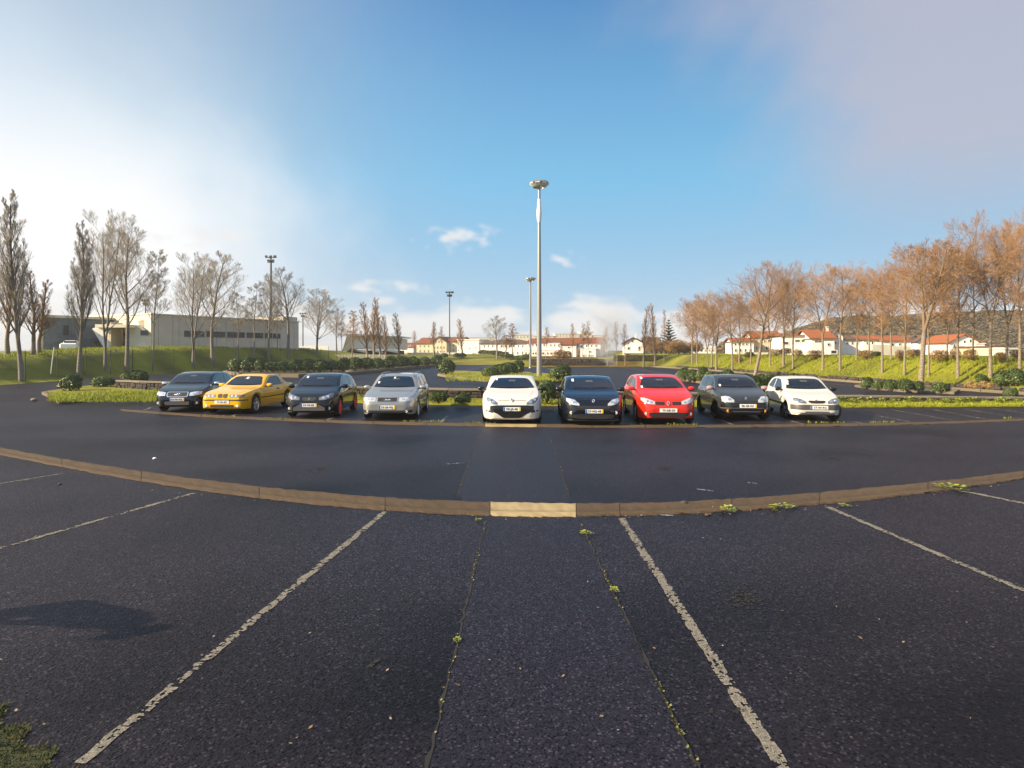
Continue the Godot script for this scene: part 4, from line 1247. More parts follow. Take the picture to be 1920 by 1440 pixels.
func house(called: String, label: String, xl: float, xr: float, d: float, eave: float, ridge: float, roof: String, wallm: Material, roofm: Material, holes: Array, dep := 9.0, turn := -0.25, grp := "houses beyond the car park") -> Node3D:
	var p := at((xl + xr) / 2, HZ, d)
	p.y = H(p.x, d) - 0.1
	var w := (xr - xl) / F * d
	var he := CAM_H + (HZ - eave) / F * d - p.y
	var hr := CAM_H + (HZ - ridge) / F * d - p.y
	var root := thing(called, label, "building" if called == "building" else "house", p, turn, grp)
	var b := Buf.new()
	b.box(Vector3(0, he / 2 - 0.5, -dep / 2), Vector3(w, he + 1.0, dep))
	if roof == "gable":
		for z in [0.0, -dep]:
			b.tri(Vector3(-w / 2, he, z), Vector3(0, hr - 0.06, z), Vector3(w / 2, he, z))
	elif roof == "ridge" or roof == "hip":
		if roof == "ridge":
			for x in [-w / 2, w / 2]: b.tri(Vector3(x, he, 0), Vector3(x, hr - 0.06, -dep / 2), Vector3(x, he, -dep))
	part("wall", b.mesh(wallm), root)
	var r := Buf.new()
	var ov := 0.3
	var th := 0.14
	var k := 0.0
	if roof == "ridge" or roof == "hip":
		var inx := w * 0.28 if roof == "hip" else 0.0
		var s := (hr - he) / (dep / 2) * ov
		var a := [Vector3(-w / 2 - ov, he - s, ov), Vector3(w / 2 + ov, he - s, ov), Vector3(w / 2 + (ov if inx == 0 else -inx), hr, -dep / 2), Vector3(-w / 2 - (ov if inx == 0 else -inx), hr, -dep / 2), Vector3(-w / 2 - ov, he - s, -dep - ov), Vector3(w / 2 + ov, he - s, -dep - ov)]
		var u := Vector3(0, th, 0)
		r.quad(a[0] + u, a[3] + u, a[2] + u, a[1] + u)
		r.quad(a[5] + u, a[2] + u, a[3] + u, a[4] + u)
		r.quad(a[0], a[0] + u, a[1] + u, a[1]); r.quad(a[5], a[5] + u, a[4] + u, a[4])
		r.quad(a[1], a[1] + u, a[2] + u, a[2]); r.quad(a[2], a[2] + u, a[5] + u, a[5])
		r.quad(a[3], a[3] + u, a[0] + u, a[0]); r.quad(a[4], a[4] + u, a[3] + u, a[3])
		if inx > 0:
			r.tri(a[1] + u, a[2] + u, a[5] + u); r.tri(a[4] + u, a[3] + u, a[0] + u)
		r.quad(a[0], a[1], a[5], a[4])
	elif roof == "gable":
		var s := (hr - he) / (w / 2) * ov
		for q in [-1.0, 1.0]:
			var a0 := Vector3(q * (w / 2 + ov), he - s, ov)
			var a1 := Vector3(0, hr, ov)
			var bk := Vector3(0, 0, -dep - 2 * ov)
			var u := Vector3(0, th, 0)
			r.quad(a0 + u, a1 + u, a1 + bk + u, a0 + bk + u)
			r.quad(a0, a1, a1 + u, a0 + u); r.quad(a0, a0 + u, a0 + bk + u, a0 + bk); r.quad(a0, a0 + bk, a1 + bk, a1)
	else:
		r.box(Vector3(0, he + 0.09, -dep / 2), Vector3(w + 0.3, 0.22, dep + 0.3))
	part("roof", r.mesh(roofm), root)
	for q in holes:
		var x0: float = (q[0] - (xl + xr) / 2) / F * d
		var x1: float = (q[2] - (xl + xr) / 2) / F * d
		var y1: float = CAM_H + (HZ - q[1]) / F * d - p.y
		var y0: float = CAM_H + (HZ - q[3]) / F * d - p.y
		var kind: String = q[4] if q.size() > 4 else "window"
		if kind == "chimney":
			var c := Buf.new()
			c.box(Vector3((x0 + x1) / 2, (y0 + y1) / 2, -dep * 0.4), Vector3(x1 - x0, y1 - y0, x1 - x0))
			c.box(Vector3((x0 + x1) / 2, y1 + 0.06, -dep * 0.4), Vector3(x1 - x0 + 0.15, 0.12, x1 - x0 + 0.15))
			part("chimney", c.mesh(wallm), root)
		elif kind == "balcony":
			var c := Buf.new()
			c.box(Vector3((x0 + x1) / 2, y0 - 0.06, 0.55), Vector3(x1 - x0, 0.14, 1.1))
			var n := int((x1 - x0) / 0.16)
			for j in n + 1: c.box(Vector3(lerpf(x0 + 0.03, x1 - 0.03, float(j) / n), (y0 + y1) / 2, 1.06), Vector3(0.03, y1 - y0, 0.03))
			c.box(Vector3((x0 + x1) / 2, y1, 1.06), Vector3(x1 - x0, 0.06, 0.06))
			part("balcony", c.mesh(M.pane_frame), root)
		elif kind == "annex" or kind == "porch":
			var c := Buf.new()
			c.box(Vector3((x0 + x1) / 2, (y0 + y1) / 2, 1.3), Vector3(x1 - x0, y1 - y0, 2.6))
			c.box(Vector3((x0 + x1) / 2, y1 + 0.05, 1.32), Vector3(x1 - x0 + 0.2, 0.1, 2.75))
			part(kind, c.mesh(wallm), root)
		elif kind == "garage":
			opening(root, "garage_door", x0, y0, x1, y1, 2.6 if q.size() > 5 else 0.0, M.pane_frame, M.mirror_grey)
		elif kind == "door":
			opening(root, "door", x0, y0, x1, y1, 2.6 if q.size() > 5 else 0.0, M.pane_frame, M.roof_brown)
		else:
			opening(root, "window", x0, y0, x1, y1, 2.6 if q.size() > 5 else 0.0, M.pane_frame, M.pane)
	return root

func wins(x0: float, x1: float, n: int, y0: float, y1: float, w: float) -> Array:
	var o := []
	for k in n:
		var x := lerpf(x0, x1, (k + 0.5) / n)
		o.append([x - w / 2, y0, x + w / 2, y1])
	return o

func make_houses() -> void:
	house("house", "small white house with a red roof beside the grandstand", 750, 776, 190, 651, 643, "ridge", M.plaster, M.roof_red, [[766, 647, 771, 650], [754, 653, 758, 656]])
	house("house", "cream house with a steep red roof at the left of the mast", 780, 810, 170, 644, 633.5, "ridge", M.cream, M.roof_red, wins(783, 808, 3, 647, 651, 2.6) + wins(783, 808, 3, 656, 661, 2.6))
	house("house", "large cream house with a gable facing the car park behind the mast", 808, 838, 165, 642, 631.5, "gable", M.cream, M.roof_red, wins(814, 832, 3, 638, 643, 2.6) + wins(811, 836, 4, 649, 654, 2.4) + wins(811, 836, 4, 657, 662, 2.4))
	house("house", "cream wing with a long red roof right of the thin mast", 838, 864, 166, 640, 632, "ridge", M.cream, M.roof_red, wins(840, 862, 3, 645, 650, 2.4) + wins(840, 862, 3, 654, 660, 2.4))
	house("house", "blank bright white house with a flat roof and two small openings", 856, 899, 150, 637.5, 636, "flat", M.plaster, M.plaster, [[879, 652, 881.5, 654], [892, 650.5, 894, 653], [857, 655, 859, 658], [885, 662, 894, 665]])
	house("house", "long white house with a thin brown hip roof and small balconies", 899, 991, 140, 644, 637, "hip", M.plaster, M.roof_brown, wins(902, 985, 10, 647, 651.5, 2.2) + wins(902, 985, 9, 659, 665, 2.2) + [[917, 652, 930, 656.5, "balcony"], [982, 653.5, 991, 657, "balcony"], [961, 666, 974, 669]])
	var terr := [[988, 1010, 643, 635], [1006, 1034, 642, 634.5], [1028, 1052, 641, 634]]
	for k in 3:
		var q: Array = terr[k]
		house("house", ["left part of the white terrace with an orange tiled roof", "middle part of the white terrace with a terrace railing", "right part of the white terrace with a tall dark gable wall"][k], q[0], q[1], 128 - k * 1.0, q[2], q[3], "ridge", M.plaster, M.roof_red, wins(q[0] + 1, q[1] - 1, 3, 645, 650, 2.8) + [[q[0] + 1, 657, q[1] - 1, 675, "annex"]] + [[q[0] + 2, 660, q[0] + 5, 665, "window", 1], [q[0] + 8, 660, q[0] + 12, 665, "window", 1], [q[0] + 15, 660, q[0] + 20, 665, "window", 1], [q[0] + 2, 651, q[1] - 2, 656, "balcony"]])
	house("house", "white terraced house with a broad red roof and three garages", 1056, 1126, 118, 643, 633.5, "ridge", M.plaster, M.roof_red, wins(1078, 1122, 5, 646.5, 651, 4.0) + [[1066, 650, 1070, 653]] + [[1092, 654, 1120, 673, "annex"], [1106, 664, 1116, 672, "garage", 1], [1096, 664, 1103, 672, "garage", 1], [1108, 658, 1112, 661, "window", 1], [1076, 665, 1086, 672, "garage"], [1080, 651.5, 1122, 655, "balcony"]], 8.0)
	house("house", "low white wing with an orange hip roof left of the broad red roof", 1052, 1080, 117, 646, 642.5, "hip", M.plaster, M.roof_red, [[1064, 650, 1069, 653], [1058, 660, 1062, 665]], 5.0)
	house("house", "white chalet with a brown gable, chimney and long balcony", 1168, 1206, 108, 644, 633.5, "gable", M.plaster, M.roof_brown, [[1183.5, 637, 1187.5, 642], [1176, 650, 1182, 657], [1196, 649, 1201, 659], [1168, 656, 1206, 661, "balcony"], [1187, 626, 1190, 636, "chimney"], [1174, 663, 1184, 670], [1190, 663, 1202, 671, "garage"]], 12.0)
	house("house", "pink-roofed annex behind the right side of the chalet", 1205, 1234, 114, 645, 633, "ridge", M.plaster, M.roof_brown, [[1212, 648, 1216, 655], [1221, 649, 1226, 655]], 8.0)
	house("house", "small gabled house peeping above the pink-roofed annex", 1209, 1224, 132, 637, 631.5, "gable", M.plaster, M.roof_red, [[1214, 636, 1218, 640]])
	for q in [[965, 1000, 628, "row of pale flats far behind the brown-roofed white house"], [870, 930, 633, "distant grey building behind the blank white house"], [1040, 1090, 626, "far grey apartment block above the orange terrace"], [1088, 1112, 622.5, "highest far grey block above the broad red roof"], [1000, 1042, 630, "distant pale block behind the orange terrace"], [1110, 1140, 629, "far block at the right of the broad red roof"]]:
		house("building", q[3], q[0], q[1], 260, q[2], q[2], "flat", M.beige, M.beige, wins(q[0] + 2, q[1] - 2, int((q[1] - q[0]) / 6), q[2] + 2.5, q[2] + 5, 2.0), 9.0, 0.0, "far blocks on the skyline")
	var gr := "houses above the right bank"
	house("house", "pale pink house half hidden by the left plane crowns", 1300, 1342, 118, 652, 648, "flat", M.plaster, M.plaster, wins(1304, 1340, 5, 655, 659, 3), 8.0, -0.2, gr)
	house("house", "white house with a row of upper windows among the left planes", 1374, 1412, 96, 640, 634, "ridge", M.plaster, M.roof_orange, wins(1376, 1410, 5, 643, 648, 4) + wins(1376, 1410, 4, 654, 660, 4), 8.0, -0.2, gr)
	house("house", "cream house with an orange roof right of the leaning tree", 1412, 1462, 98, 632, 621, "ridge", M.cream, M.roof_orange, wins(1415, 1460, 6, 637, 642, 4) + wins(1415, 1460, 5, 649, 656, 4.5), 8.0, -0.2, gr)
	house("house", "white house with blue-grey windows beneath an orange strip of roof", 1466, 1520, 88, 630, 628, "ridge", M.plaster, M.roof_orange, [[1490, 636.5, 1500, 642], [1501.5, 636.5, 1512, 642], [1470, 640, 1480, 647], [1476, 654, 1482, 660]], 8.0, -0.2, gr)
	house("house", "white house with a bright orange sloping roof and a low annex", 1523, 1563, 84, 634, 618, "ridge", M.plaster, M.roof_orange, [[1528, 638, 1541, 642], [1556, 656, 1568, 664], [1550, 643, 1556, 649], [1562, 612, 1566, 622, "chimney"]], 9.0, -0.2, gr)
	house("house", "white gabled house wall just right of the bright orange roof", 1560, 1580, 86, 632, 618, "gable", M.plaster, M.roof_brown, [[1566, 628, 1573, 635], [1563, 640, 1568, 646], [1571, 640, 1576, 646]], 9.0, -0.2, gr)
	house("house", "low white house with a brownish roof, left of the long orange row", 1582, 1622, 92, 637, 630, "ridge", M.plaster, M.roof_brown, wins(1585, 1620, 4, 640, 646, 4), 8.0, -0.2, gr)
	house("house", "middle house of the long low row with an orange roof", 1620, 1658, 91, 637, 629.5, "ridge", M.plaster, M.roof_orange, [[1646, 640, 1652, 646], [1634, 640, 1638, 646], [1625, 641, 1629, 646]], 8.0, -0.2, gr)
	house("house", "right house of the long low row with a bright orange roof", 1658, 1700, 89, 639, 629.5, "ridge", M.plaster, M.roof_orange, [[1672, 643, 1677, 650], [1684, 643, 1689, 648]], 8.0, -0.2, gr)
	house("house", "white double-gabled house behind the forked tree", 1702, 1727, 96, 638, 630, "gable", M.plaster, M.roof_brown, wins(1705, 1725, 2, 638, 645, 4), 8.0, -0.2, gr)
	house("house", "white gable with a tall window right behind the forked trunk", 1722, 1750, 94, 639, 629, "gable", M.plaster, M.roof_brown, [[1730, 634, 1735, 642], [1741, 642, 1745, 648]], 8.0, -0.2, gr)
	house("house", "white house with a stepped gable and small red canopy", 1784, 1832, 80, 641, 628, "gable", M.plaster, M.roof_orange, [[1806, 638, 1811, 644], [1816, 636, 1821, 643], [1789, 645, 1794, 651], [1810, 645, 1824, 656, "porch"]], 8.0, -0.2, gr)
	house("building", "low ochre shed near the crooked tree on the right", 1858, 1882, 74, 652, 650, "flat", M.cream, M.roof_brown, [[1862, 655, 1867, 660]], 6.0, 0.0, gr)
	house("building", "low pale shed close to the right edge of the crest", 1884, 1905, 72, 655, 654, "flat", M.beige, M.beige, [[1890, 658, 1896, 664, "door"]], 5.0, 0.0, gr)
	# garden walls
	for q in [[1634, 1672, 74, 646, "grey block garden wall on the crest beneath the orange row"], [1672, 1706, 71, 649, "darker grey garden wall right of the block wall on the crest"], [1380, 1440, 92, 661, "low pale garden wall behind the left planes"]]:
		var p := at((q[0] + q[1]) / 2.0, HZ, q[2])
		p.y = H(p.x, q[2]) - 0.2
		var h: float = CAM_H + (HZ - q[3]) / F * q[2] - p.y
		var b := Buf.new()
		b.box(Vector3(0, h / 2, 0), Vector3((q[1] - q[0]) / F * q[2], h, 0.25), Basis(), 0.02)
		tag(part("garden_wall", b.mesh(M.beige), self, p), q[4], "wall")
	# brown retaining wall and field stone fence at the end of the car park
	var r := RandomNumberGenerator.new(); r.seed = 71
	for q in [[992, 1130, 88.2, 0.95, "dark earth-brown retaining wall at the far end of the car park"], [1150, 1292, 90.0, 1.5, "rough grey-brown field wall before the chalet garden"]]:
		var st := Buf.new()
		var x0: float = (q[0] - 960) / F * q[2]
		var x1: float = (q[1] - 960) / F * q[2]
		var y := 0.0
		while y < q[3]:
			var x := x0
			var hh := r.randf_range(0.14, 0.24)
			while x < x1:
				var w := r.randf_range(0.2, 0.6)
				var t := r.randf_range(0.7, 2.0)
				st.col = Color(t, t * 0.84, t * 0.66)
				st.box(Vector3(x + w / 2, y + hh / 2, r.randf_range(-0.06, 0.06)), Vector3(w - 0.03, hh - 0.02, 0.45), Basis(Vector3.FORWARD, r.randf_range(-0.1, 0.1)), 0.03)
				x += w
			y += hh
		var root := thing("stone_wall", q[4], "wall", Vector3(0, H((x0 + x1) / 2, q[2]) * 0.0, -q[2]))
		part("masonry", st.mesh(M.stone), root, Vector3.ZERO, "stuff")

func prism(b: Buf, pts: Array, dep: Vector3) -> void:   # an outline (clockwise seen from its front) pushed back by dep
	var flat := PackedVector2Array()
	var ax: Vector3 = (pts[1] - pts[0]).normalized()
	var nn := dep.normalized()
	var ay := nn.cross(ax)
	for p in pts: flat.append(Vector2((p - pts[0]).dot(ax), (p - pts[0]).dot(ay)))
	var t := Geometry2D.triangulate_polygon(flat)
	for k in range(0, t.size(), 3):
		var a: Vector3 = pts[t[k]]
		var c: Vector3 = pts[t[k + 1]]
		var e: Vector3 = pts[t[k + 2]]
		if (e - a).cross(c - a).dot(dep) > 0:
			b.tri(a, e, c)
			b.tri(a + dep, c + dep, e + dep)
		else:
			b.tri(a, c, e)
			b.tri(a + dep, e + dep, c + dep)
	for k in pts.size():
		var a: Vector3 = pts[k]
		var c: Vector3 = pts[(k + 1) % pts.size()]
		b.quad(a, a + dep, c + dep, c)

func make_left_buildings() -> void:
	# long beige hall seen along its shaded front
	var A := at(283, 655, 72.0)
	var B := at(560, 655, 92.0)
	A.y = 2.3; B.y = 2.1
	var root := thing("sports_hall", "long modern beige hall with strip windows and a grey entrance block on the left bank", "building", A)
	var dir := (B - A); dir.y = 0
	var len := dir.length()
	dir = dir.normalized()
	var nrm := Vector3(-dir.z, 0, dir.x)      # towards the camera side
	if nrm.z < 0: nrm = -nrm
	var bas := Basis(dir, Vector3.UP, nrm)
	var b := Buf.new()
	b.box(dir * len / 2 - nrm * 6 + Vector3(0, 1.4, 0), Vector3(len, 5.2, 12), bas)
	part("wall", b.mesh(M.beige), root)
	b = Buf.new()
	b.box(dir * len / 2 - nrm * 6 + Vector3(0, 4.06, 0), Vector3(len + 0.2, 0.14, 12.2), bas)
	part("parapet", b.mesh(M.beige), root)
	b = Buf.new()   # raised stair block near the right end
	b.box(dir * len * 0.93 - nrm * 3.0 + Vector3(0, 2.0, 0), Vector3(len * 0.12, 5.4, 5.9), bas)
	part("stair_block", b.mesh(M.beige), root)
	for k in 5:
		var u := 0.185 + k * 0.135
		var f := Buf.new()
		f.box(dir * len * (u + 0.06) + nrm * 0.02 + Vector3(0, 1.95, 0), Vector3(len * 0.12, 0.72, 0.1), bas)
		var o := part("window", f.mesh(M.grey_wall), root)
		for j in 3:
			var p := Buf.new()
			p.box(dir * len * (u + 0.02 + j * 0.04) + nrm * 0.062 + Vector3(0, 1.95, 0), Vector3(len * 0.037, 0.58, 0.03), bas)
			part("pane", p.mesh(M.pane), o)
	for k in 9:
		b = Buf.new()
		b.box(dir * len * (0.04 + k * 0.115) + nrm * 0.004 + Vector3(0, 1.4, 0), Vector3(0.025, 5.1, 0.012), bas)
		part("wall_joint", b.mesh(M.grey_wall), root)
	for k in 3:
		b = Buf.new()
		b.tube(dir * len * (0.12 + k * 0.33) + nrm * 0.07 + Vector3(0, -1.0, 0), dir * len * (0.12 + k * 0.33) + nrm * 0.07 + Vector3(0, 3.9, 0), 0.05, 0.05, 8)
		part("downpipe", b.mesh(M.beige), root)
	# entrance: slanting white wing wall, glazed porch, canopy
	var to := func(px: float, py: float, d: float) -> Vector3: return at(px, py, d) - A
	b = Buf.new()
	prism(b, [to.call(173, 616, 70.5), to.call(203, 606, 70.5), to.call(205, 655, 70.5), to.call(197, 655, 70.5)], Vector3(-0.3, 0, -0.4))
	part("wing_wall", b.mesh(M.plaster), root)
	b = Buf.new()
	prism(b, [to.call(203, 606, 70.45), to.call(208, 604, 70.45), to.call(208, 655, 70.45), to.call(204, 655, 70.45)], Vector3(-0.2, 0, -2.5))
	part("porch_pier", b.mesh(M.cream), root)
	b = Buf.new()
	b.box(to.call(223, 612, 71.5), Vector3(3.4, 0.35, 3.0))
	part("canopy", b.mesh(M.beige), root)
	b = Buf.new()
	b.box(to.call(223, 636, 73.5), Vector3(2.2, 3.0, 0.1))
	var door := part("entrance_glazing", b.mesh(M.pane), root)
	for k in 4:
		b = Buf.new()
		b.box(to.call(209.5 + k * 9, 636, 73.4), Vector3(0.07, 3.0, 0.1))
		part("mullion", b.mesh(M.pane_frame), door)
	b = Buf.new()
	prism(b, [to.call(232, 612, 71.8), to.call(258, 611, 71.8), to.call(283, 634, 71.8), to.call(283, 656, 71.8), to.call(242, 656, 71.8)], Vector3(0.1, 0, -0.5))
	part("wing_wall", b.mesh(M.beige), root)
	b = Buf.new()
	b.box(to.call(271, 624, 71.75), Vector3(0.85, 0.55, 0.1))
	part("window", b.mesh(M.pane), root)
	b = Buf.new()
	prism(b, [to.call(258, 602, 72.5), to.call(284, 596, 72.5), to.call(284, 634, 72.5), to.call(262, 612, 72.5)], Vector3(0, 0, -4.0))
	part("gable_end", b.mesh(M.cream), root)
	# the grey block
	b = Buf.new()
	prism(b, [to.call(79, 594, 68.0), to.call(212, 599, 75.0), to.call(212, 662, 75.0), to.call(79, 668, 68.0)], Vector3(-3.0, 0, -9.0))
	part("grey_block", b.mesh(M.grey_wall), root)
	b = Buf.new()
	prism(b, [to.call(76, 589.5, 67.8), to.call(213, 595.5, 74.8), to.call(213, 599.5, 74.8), to.call(76, 594.5, 67.8)], Vector3(-3.2, 0, -9.4))
	part("roof_edge", b.mesh(M.beige), root)
	b = Buf.new()
	prism(b, [to.call(74, 594, 67.7), to.call(80, 594.2, 67.95), to.call(80, 668, 67.95), to.call(74, 668, 67.7)], Vector3(-3.0, 0, -9.2))
	part("end_pier", b.mesh(M.cream), root)
	for q in [[84, 92, 602, 616, 68.4], [119, 127, 610, 628, 70.1], [165, 171, 613, 620, 72.6], [169, 184, 634, 642, 73.0]]:
		b = Buf.new()
		prism(b, [to.call(q[0], q[2], q[4] - 0.2), to.call(q[1], q[2], q[4] + 0.15), to.call(q[1], q[3], q[4] + 0.15), to.call(q[0], q[3], q[4] - 0.2)], Vector3(-0.05, 0, -0.25))
		part("window", b.mesh(M.pane), root)
	# roofed grandstand
	var d := 128.0
	root = thing("grandstand", "pale roofed grandstand with open underside behind the poplar cluster", "building", at(703, 668, d))
	to = func(px: float, py: float, dd: float) -> Vector3: return at(px, py, dd) - at(703, 668, d)
	b = Buf.new()
	prism(b, [to.call(650, 630, d - 6), to.call(752, 635, d + 3), to.call(752, 656, d + 3), to.call(662, 655, d - 6)], Vector3(0, 0, -8))
	part("wall", b.mesh(M.beige), root)
	b = Buf.new()
	prism(b, [to.call(648, 625.5, d - 7), to.call(757, 631, d + 2.5), to.call(757, 633.5, d + 2.5), to.call(648, 629.5, d - 7)], Vector3(0, 0, -10))
	part("roof", b.mesh(M.beige), root)
	b = Buf.new()
	prism(b, [to.call(650, 630, d - 7.2), to.call(661, 631, d - 6.2), to.call(661, 650, d - 6.2), to.call(645, 664, d - 7.2), to.call(640, 663, d - 7.2)], Vector3(0, 0, -6))
	part("stair_wall", b.mesh(M.cream), root)
	for k in 3:
		b = Buf.new()
		prism(b, [to.call(665 + k * 29, 656, d - 5 + k * 2.5), to.call(684 + k * 29, 657, d - 4 + k * 2.5), to.call(688 + k * 29, 662, d - 3.6 + k * 2.5), to.call(684 + k * 29, 661.5, d - 4 + k * 2.5), to.call(665 + k * 29, 657.8, d - 5 + k * 2.5)], Vector3(0, 0, -1.5))
		part("beam", b.mesh(M.plaster), root)
	b = Buf.new()
	prism(b, [to.call(663, 657, d - 3), to.call(752, 657.5, d + 4), to.call(752, 669, d + 4), to.call(663, 669, d - 3)], Vector3(0, 0, -4))
	part("undercroft", b.mesh(M.stone), root)
	for q in [[563, 616, 649, 118.0, "low white boundary wall between the hall and the grandstand"], [756, 868, 661, 138.0, "pale garden wall in front of the cream houses"]]:
		var p := at((q[0] + q[1]) / 2.0, HZ, q[3])
		p.y = H(p.x, q[3]) - 0.2
		var h: float = CAM_H + (HZ - q[2]) / F * q[3] - p.y
		b = Buf.new()
		b.box(Vector3(0, h / 2, 0), Vector3((q[1] - q[0]) / F * q[3], h, 0.3), Basis(), 0.02)
		tag(part("garden_wall", b.mesh(M.plaster), self, p), q[4], "wall")

func floodlight(b: Buf, o: Vector3, dirv: Vector3, s: float) -> void:   # a shallow box floodlight looking along dirv
	var z := dirv.normalized()
	var x := Vector3.UP.cross(z).normalized()
	b.box(o, Vector3(0.52, 0.44, 0.16) * s, Basis(x, z.cross(x), z), 0.03 * s)

func mast(label: String, base: Vector3, h: float, r0: float, r1: float, ring: float, n: int, two_rows: bool, steel: Material, lens_m: Material) -> void:
	var root := thing("floodlight_mast", label, "lamp post", base)
	var b := Buf.new()
	b.lathe([Vector2(r0 * 1.35, 0), Vector2(r0 * 1.35, 0.06), Vector2(r0, 0.1), Vector2(lerpf(r0, r1, 0.5), h * 0.5), Vector2(r1, h - 0.2), Vector2(0.001, h - 0.15)], Vector3.ZERO, Basis(), 16)
	part("pole", b.mesh(steel), root)
	b = Buf.new()
	if not two_rows:
		b.lathe([Vector2(ring * 0.62, h - 0.28), Vector2(ring * 0.70, h - 0.28), Vector2(ring * 0.70, h - 0.18), Vector2(ring * 0.62, h - 0.18), Vector2(ring * 0.62, h - 0.28)], Vector3.ZERO, Basis(), 20)
		for k in 4:
			var a := TAU * k / 4 + 0.4
			b.tube(Vector3(0, h - 0.2, 0), Vector3(cos(a) * ring * 0.66, h - 0.23, sin(a) * ring * 0.66), 0.035, 0.035, 6)
		part("ring", b.mesh(steel), root)
		for k in n:
			var a := TAU * k / n + 0.2
			var out := Vector3(cos(a), 0, sin(a))
			var f := Buf.new()
			floodlight(f, Vector3(0, h - 0.02, 0) + out * ring * 0.78, (out * 0.6 + Vector3.DOWN * 0.8), 1.0)
			var o := part("floodlight", f.mesh(M.steel), root)
			var l := Buf.new()
			floodlight(l, Vector3(0, h - 0.02, 0) + out * ring * 0.78 + (out * 0.6 + Vector3.DOWN * 0.8).normalized() * 0.072, (out * 0.6 + Vector3.DOWN * 0.8), 0.8)
			part("lens", l.mesh(lens_m), o)
	else:
		b.box(Vector3(0, h - 0.2, 0), Vector3(ring * 2, 0.09, 0.09)); b.box(Vector3(0, h - 0.9, 0), Vector3(ring * 1.5, 0.09, 0.09))
		part("crossbar", b.mesh(steel), root)
		for k in n:
			var f := Buf.new()
			floodlight(f, Vector3(ring * 1.1 * lerpf(-0.9, 0.9, float(k) / (n - 1)), h - (0.1 if k % 2 == 0 else 0.65), 0.12), Vector3(-0.5 + 0.4 * k / n, -0.4, 0.8), 0.85)
			part("floodlight", f.mesh(M.steel_dark), root)

func make_masts() -> void:
	var p := g(1011, 710)
	var d := -p.z
	mast("tall pale floodlight mast with a ring of lamps standing on the centre island", p, 365.0 / F * d, 0.22, 0.10, 0.72, 8, false, M.steel, M.lamp_glass)
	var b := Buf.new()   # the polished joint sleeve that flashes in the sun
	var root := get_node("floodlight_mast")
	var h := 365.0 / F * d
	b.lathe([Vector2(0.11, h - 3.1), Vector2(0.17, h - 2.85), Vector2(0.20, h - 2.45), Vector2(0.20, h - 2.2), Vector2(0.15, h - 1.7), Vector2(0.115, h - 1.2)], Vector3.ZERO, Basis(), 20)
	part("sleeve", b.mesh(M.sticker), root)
	p = g(994.5, 690)
	mast("second thinner floodlight mast behind the tall one, near the car park's end", p, (690 - 523) / F * -p.z, 0.16, 0.09, 0.62, 6, false, M.steel, M.lamp_glass)
	for q in [[843, 665, 547, 118.0, 0.13, 0.55, "thin grey floodlight mast on the green mound before the cream house"], [508, 672, 480, 88.0, 0.2, 0.6, "dark floodlight mast with clustered lamps rising among the left trees"], [568, 655, 587, 150.0, 0.16, 0.6, "small distant floodlight mast right of the long beige hall"], [273, 660, 562, 105.0, 0.14, 0.5, "distant floodlight mast showing above the hall's entrance"]]:
		var o := at(q[0], HZ, q[3])
		o.y = H(o.x, q[3]) - 0.1
		mast(q[6], o, CAM_H + (HZ - q[2]) / F * q[3] - o.y, q[4], q[4] * 0.6, q[5], 5, true, M.steel_dark, M.lamp_glass)

func make_fences() -> void:
	var root := thing("wire_fence", "thin wire mesh fence on dark posts along the foot of the left bank", "fence", Vector3(toe_left(60) - 0.4, 0, -60))
	var wire := Buf.new()
	var d := 38.0
	var k := 0
	while d < 100.0:
		var x := toe_left(d) - 0.55
		var nx := toe_left(d + 3.2) - 0.55
		var y := H(x, d)
		var ny := H(nx, d + 3.2)
		var b := Buf.new()
		var o := Vector3(x, y, -d) - root.position
		b.tube(o - Vector3(0, 0.2, 0), o + Vector3(0, 2.05, 0), 0.035, 0.03, 6, true)
		part("post", b.mesh(M.wire), root)
		var e := Vector3(nx, ny, -d - 3.2) - root.position
		for j in 7: wire.tube(o + Vector3(0, 0.15 + j * 0.3, 0), e + Vector3(0, 0.15 + j * 0.3, 0), 0.005, 0.005, 3)
		for j in 9: wire.tube(o.lerp(e, j / 9.0) + Vector3(0, 0.1, 0), o.lerp(e, j / 9.0) + Vector3(0, 1.98, 0), 0.004, 0.004, 3)
		d += 3.2; k += 1
	part("mesh_wire", wire.mesh(M.wire), root, Vector3.ZERO, "stuff")
	root = thing("paling_fence", "pale slatted fence below the grandstand", "fence", at(668, 672, 103) * Vector3(1, 0, 1))
	root.position.y = H(root.position.x, 103)
	for j in 40:
		var b := Buf.new()
		b.box(Vector3((j - 20) * 0.24, 0.7, 0), Vector3(0.07, 1.4, 0.05))
		part("paling", b.mesh(M.pane_frame), root)
	var rb := Buf.new()
	for y in [0.35, 1.15]: rb.box(Vector3(0, y, -0.05), Vector3(9.8, 0.07, 0.04))
	part("rail", rb.mesh(M.pane_frame), root)
	# props
	var s := Buf.new()
	s.tube(Vector3.ZERO, Vector3(0.25, 2.0, 0), 0.028, 0.025, 6, true)
	tag(part("tree_stake", s.mesh(M.sticker), self, land(95, 703)), "pale leaning stake on the left bank right of the tallest poplar", "stake")

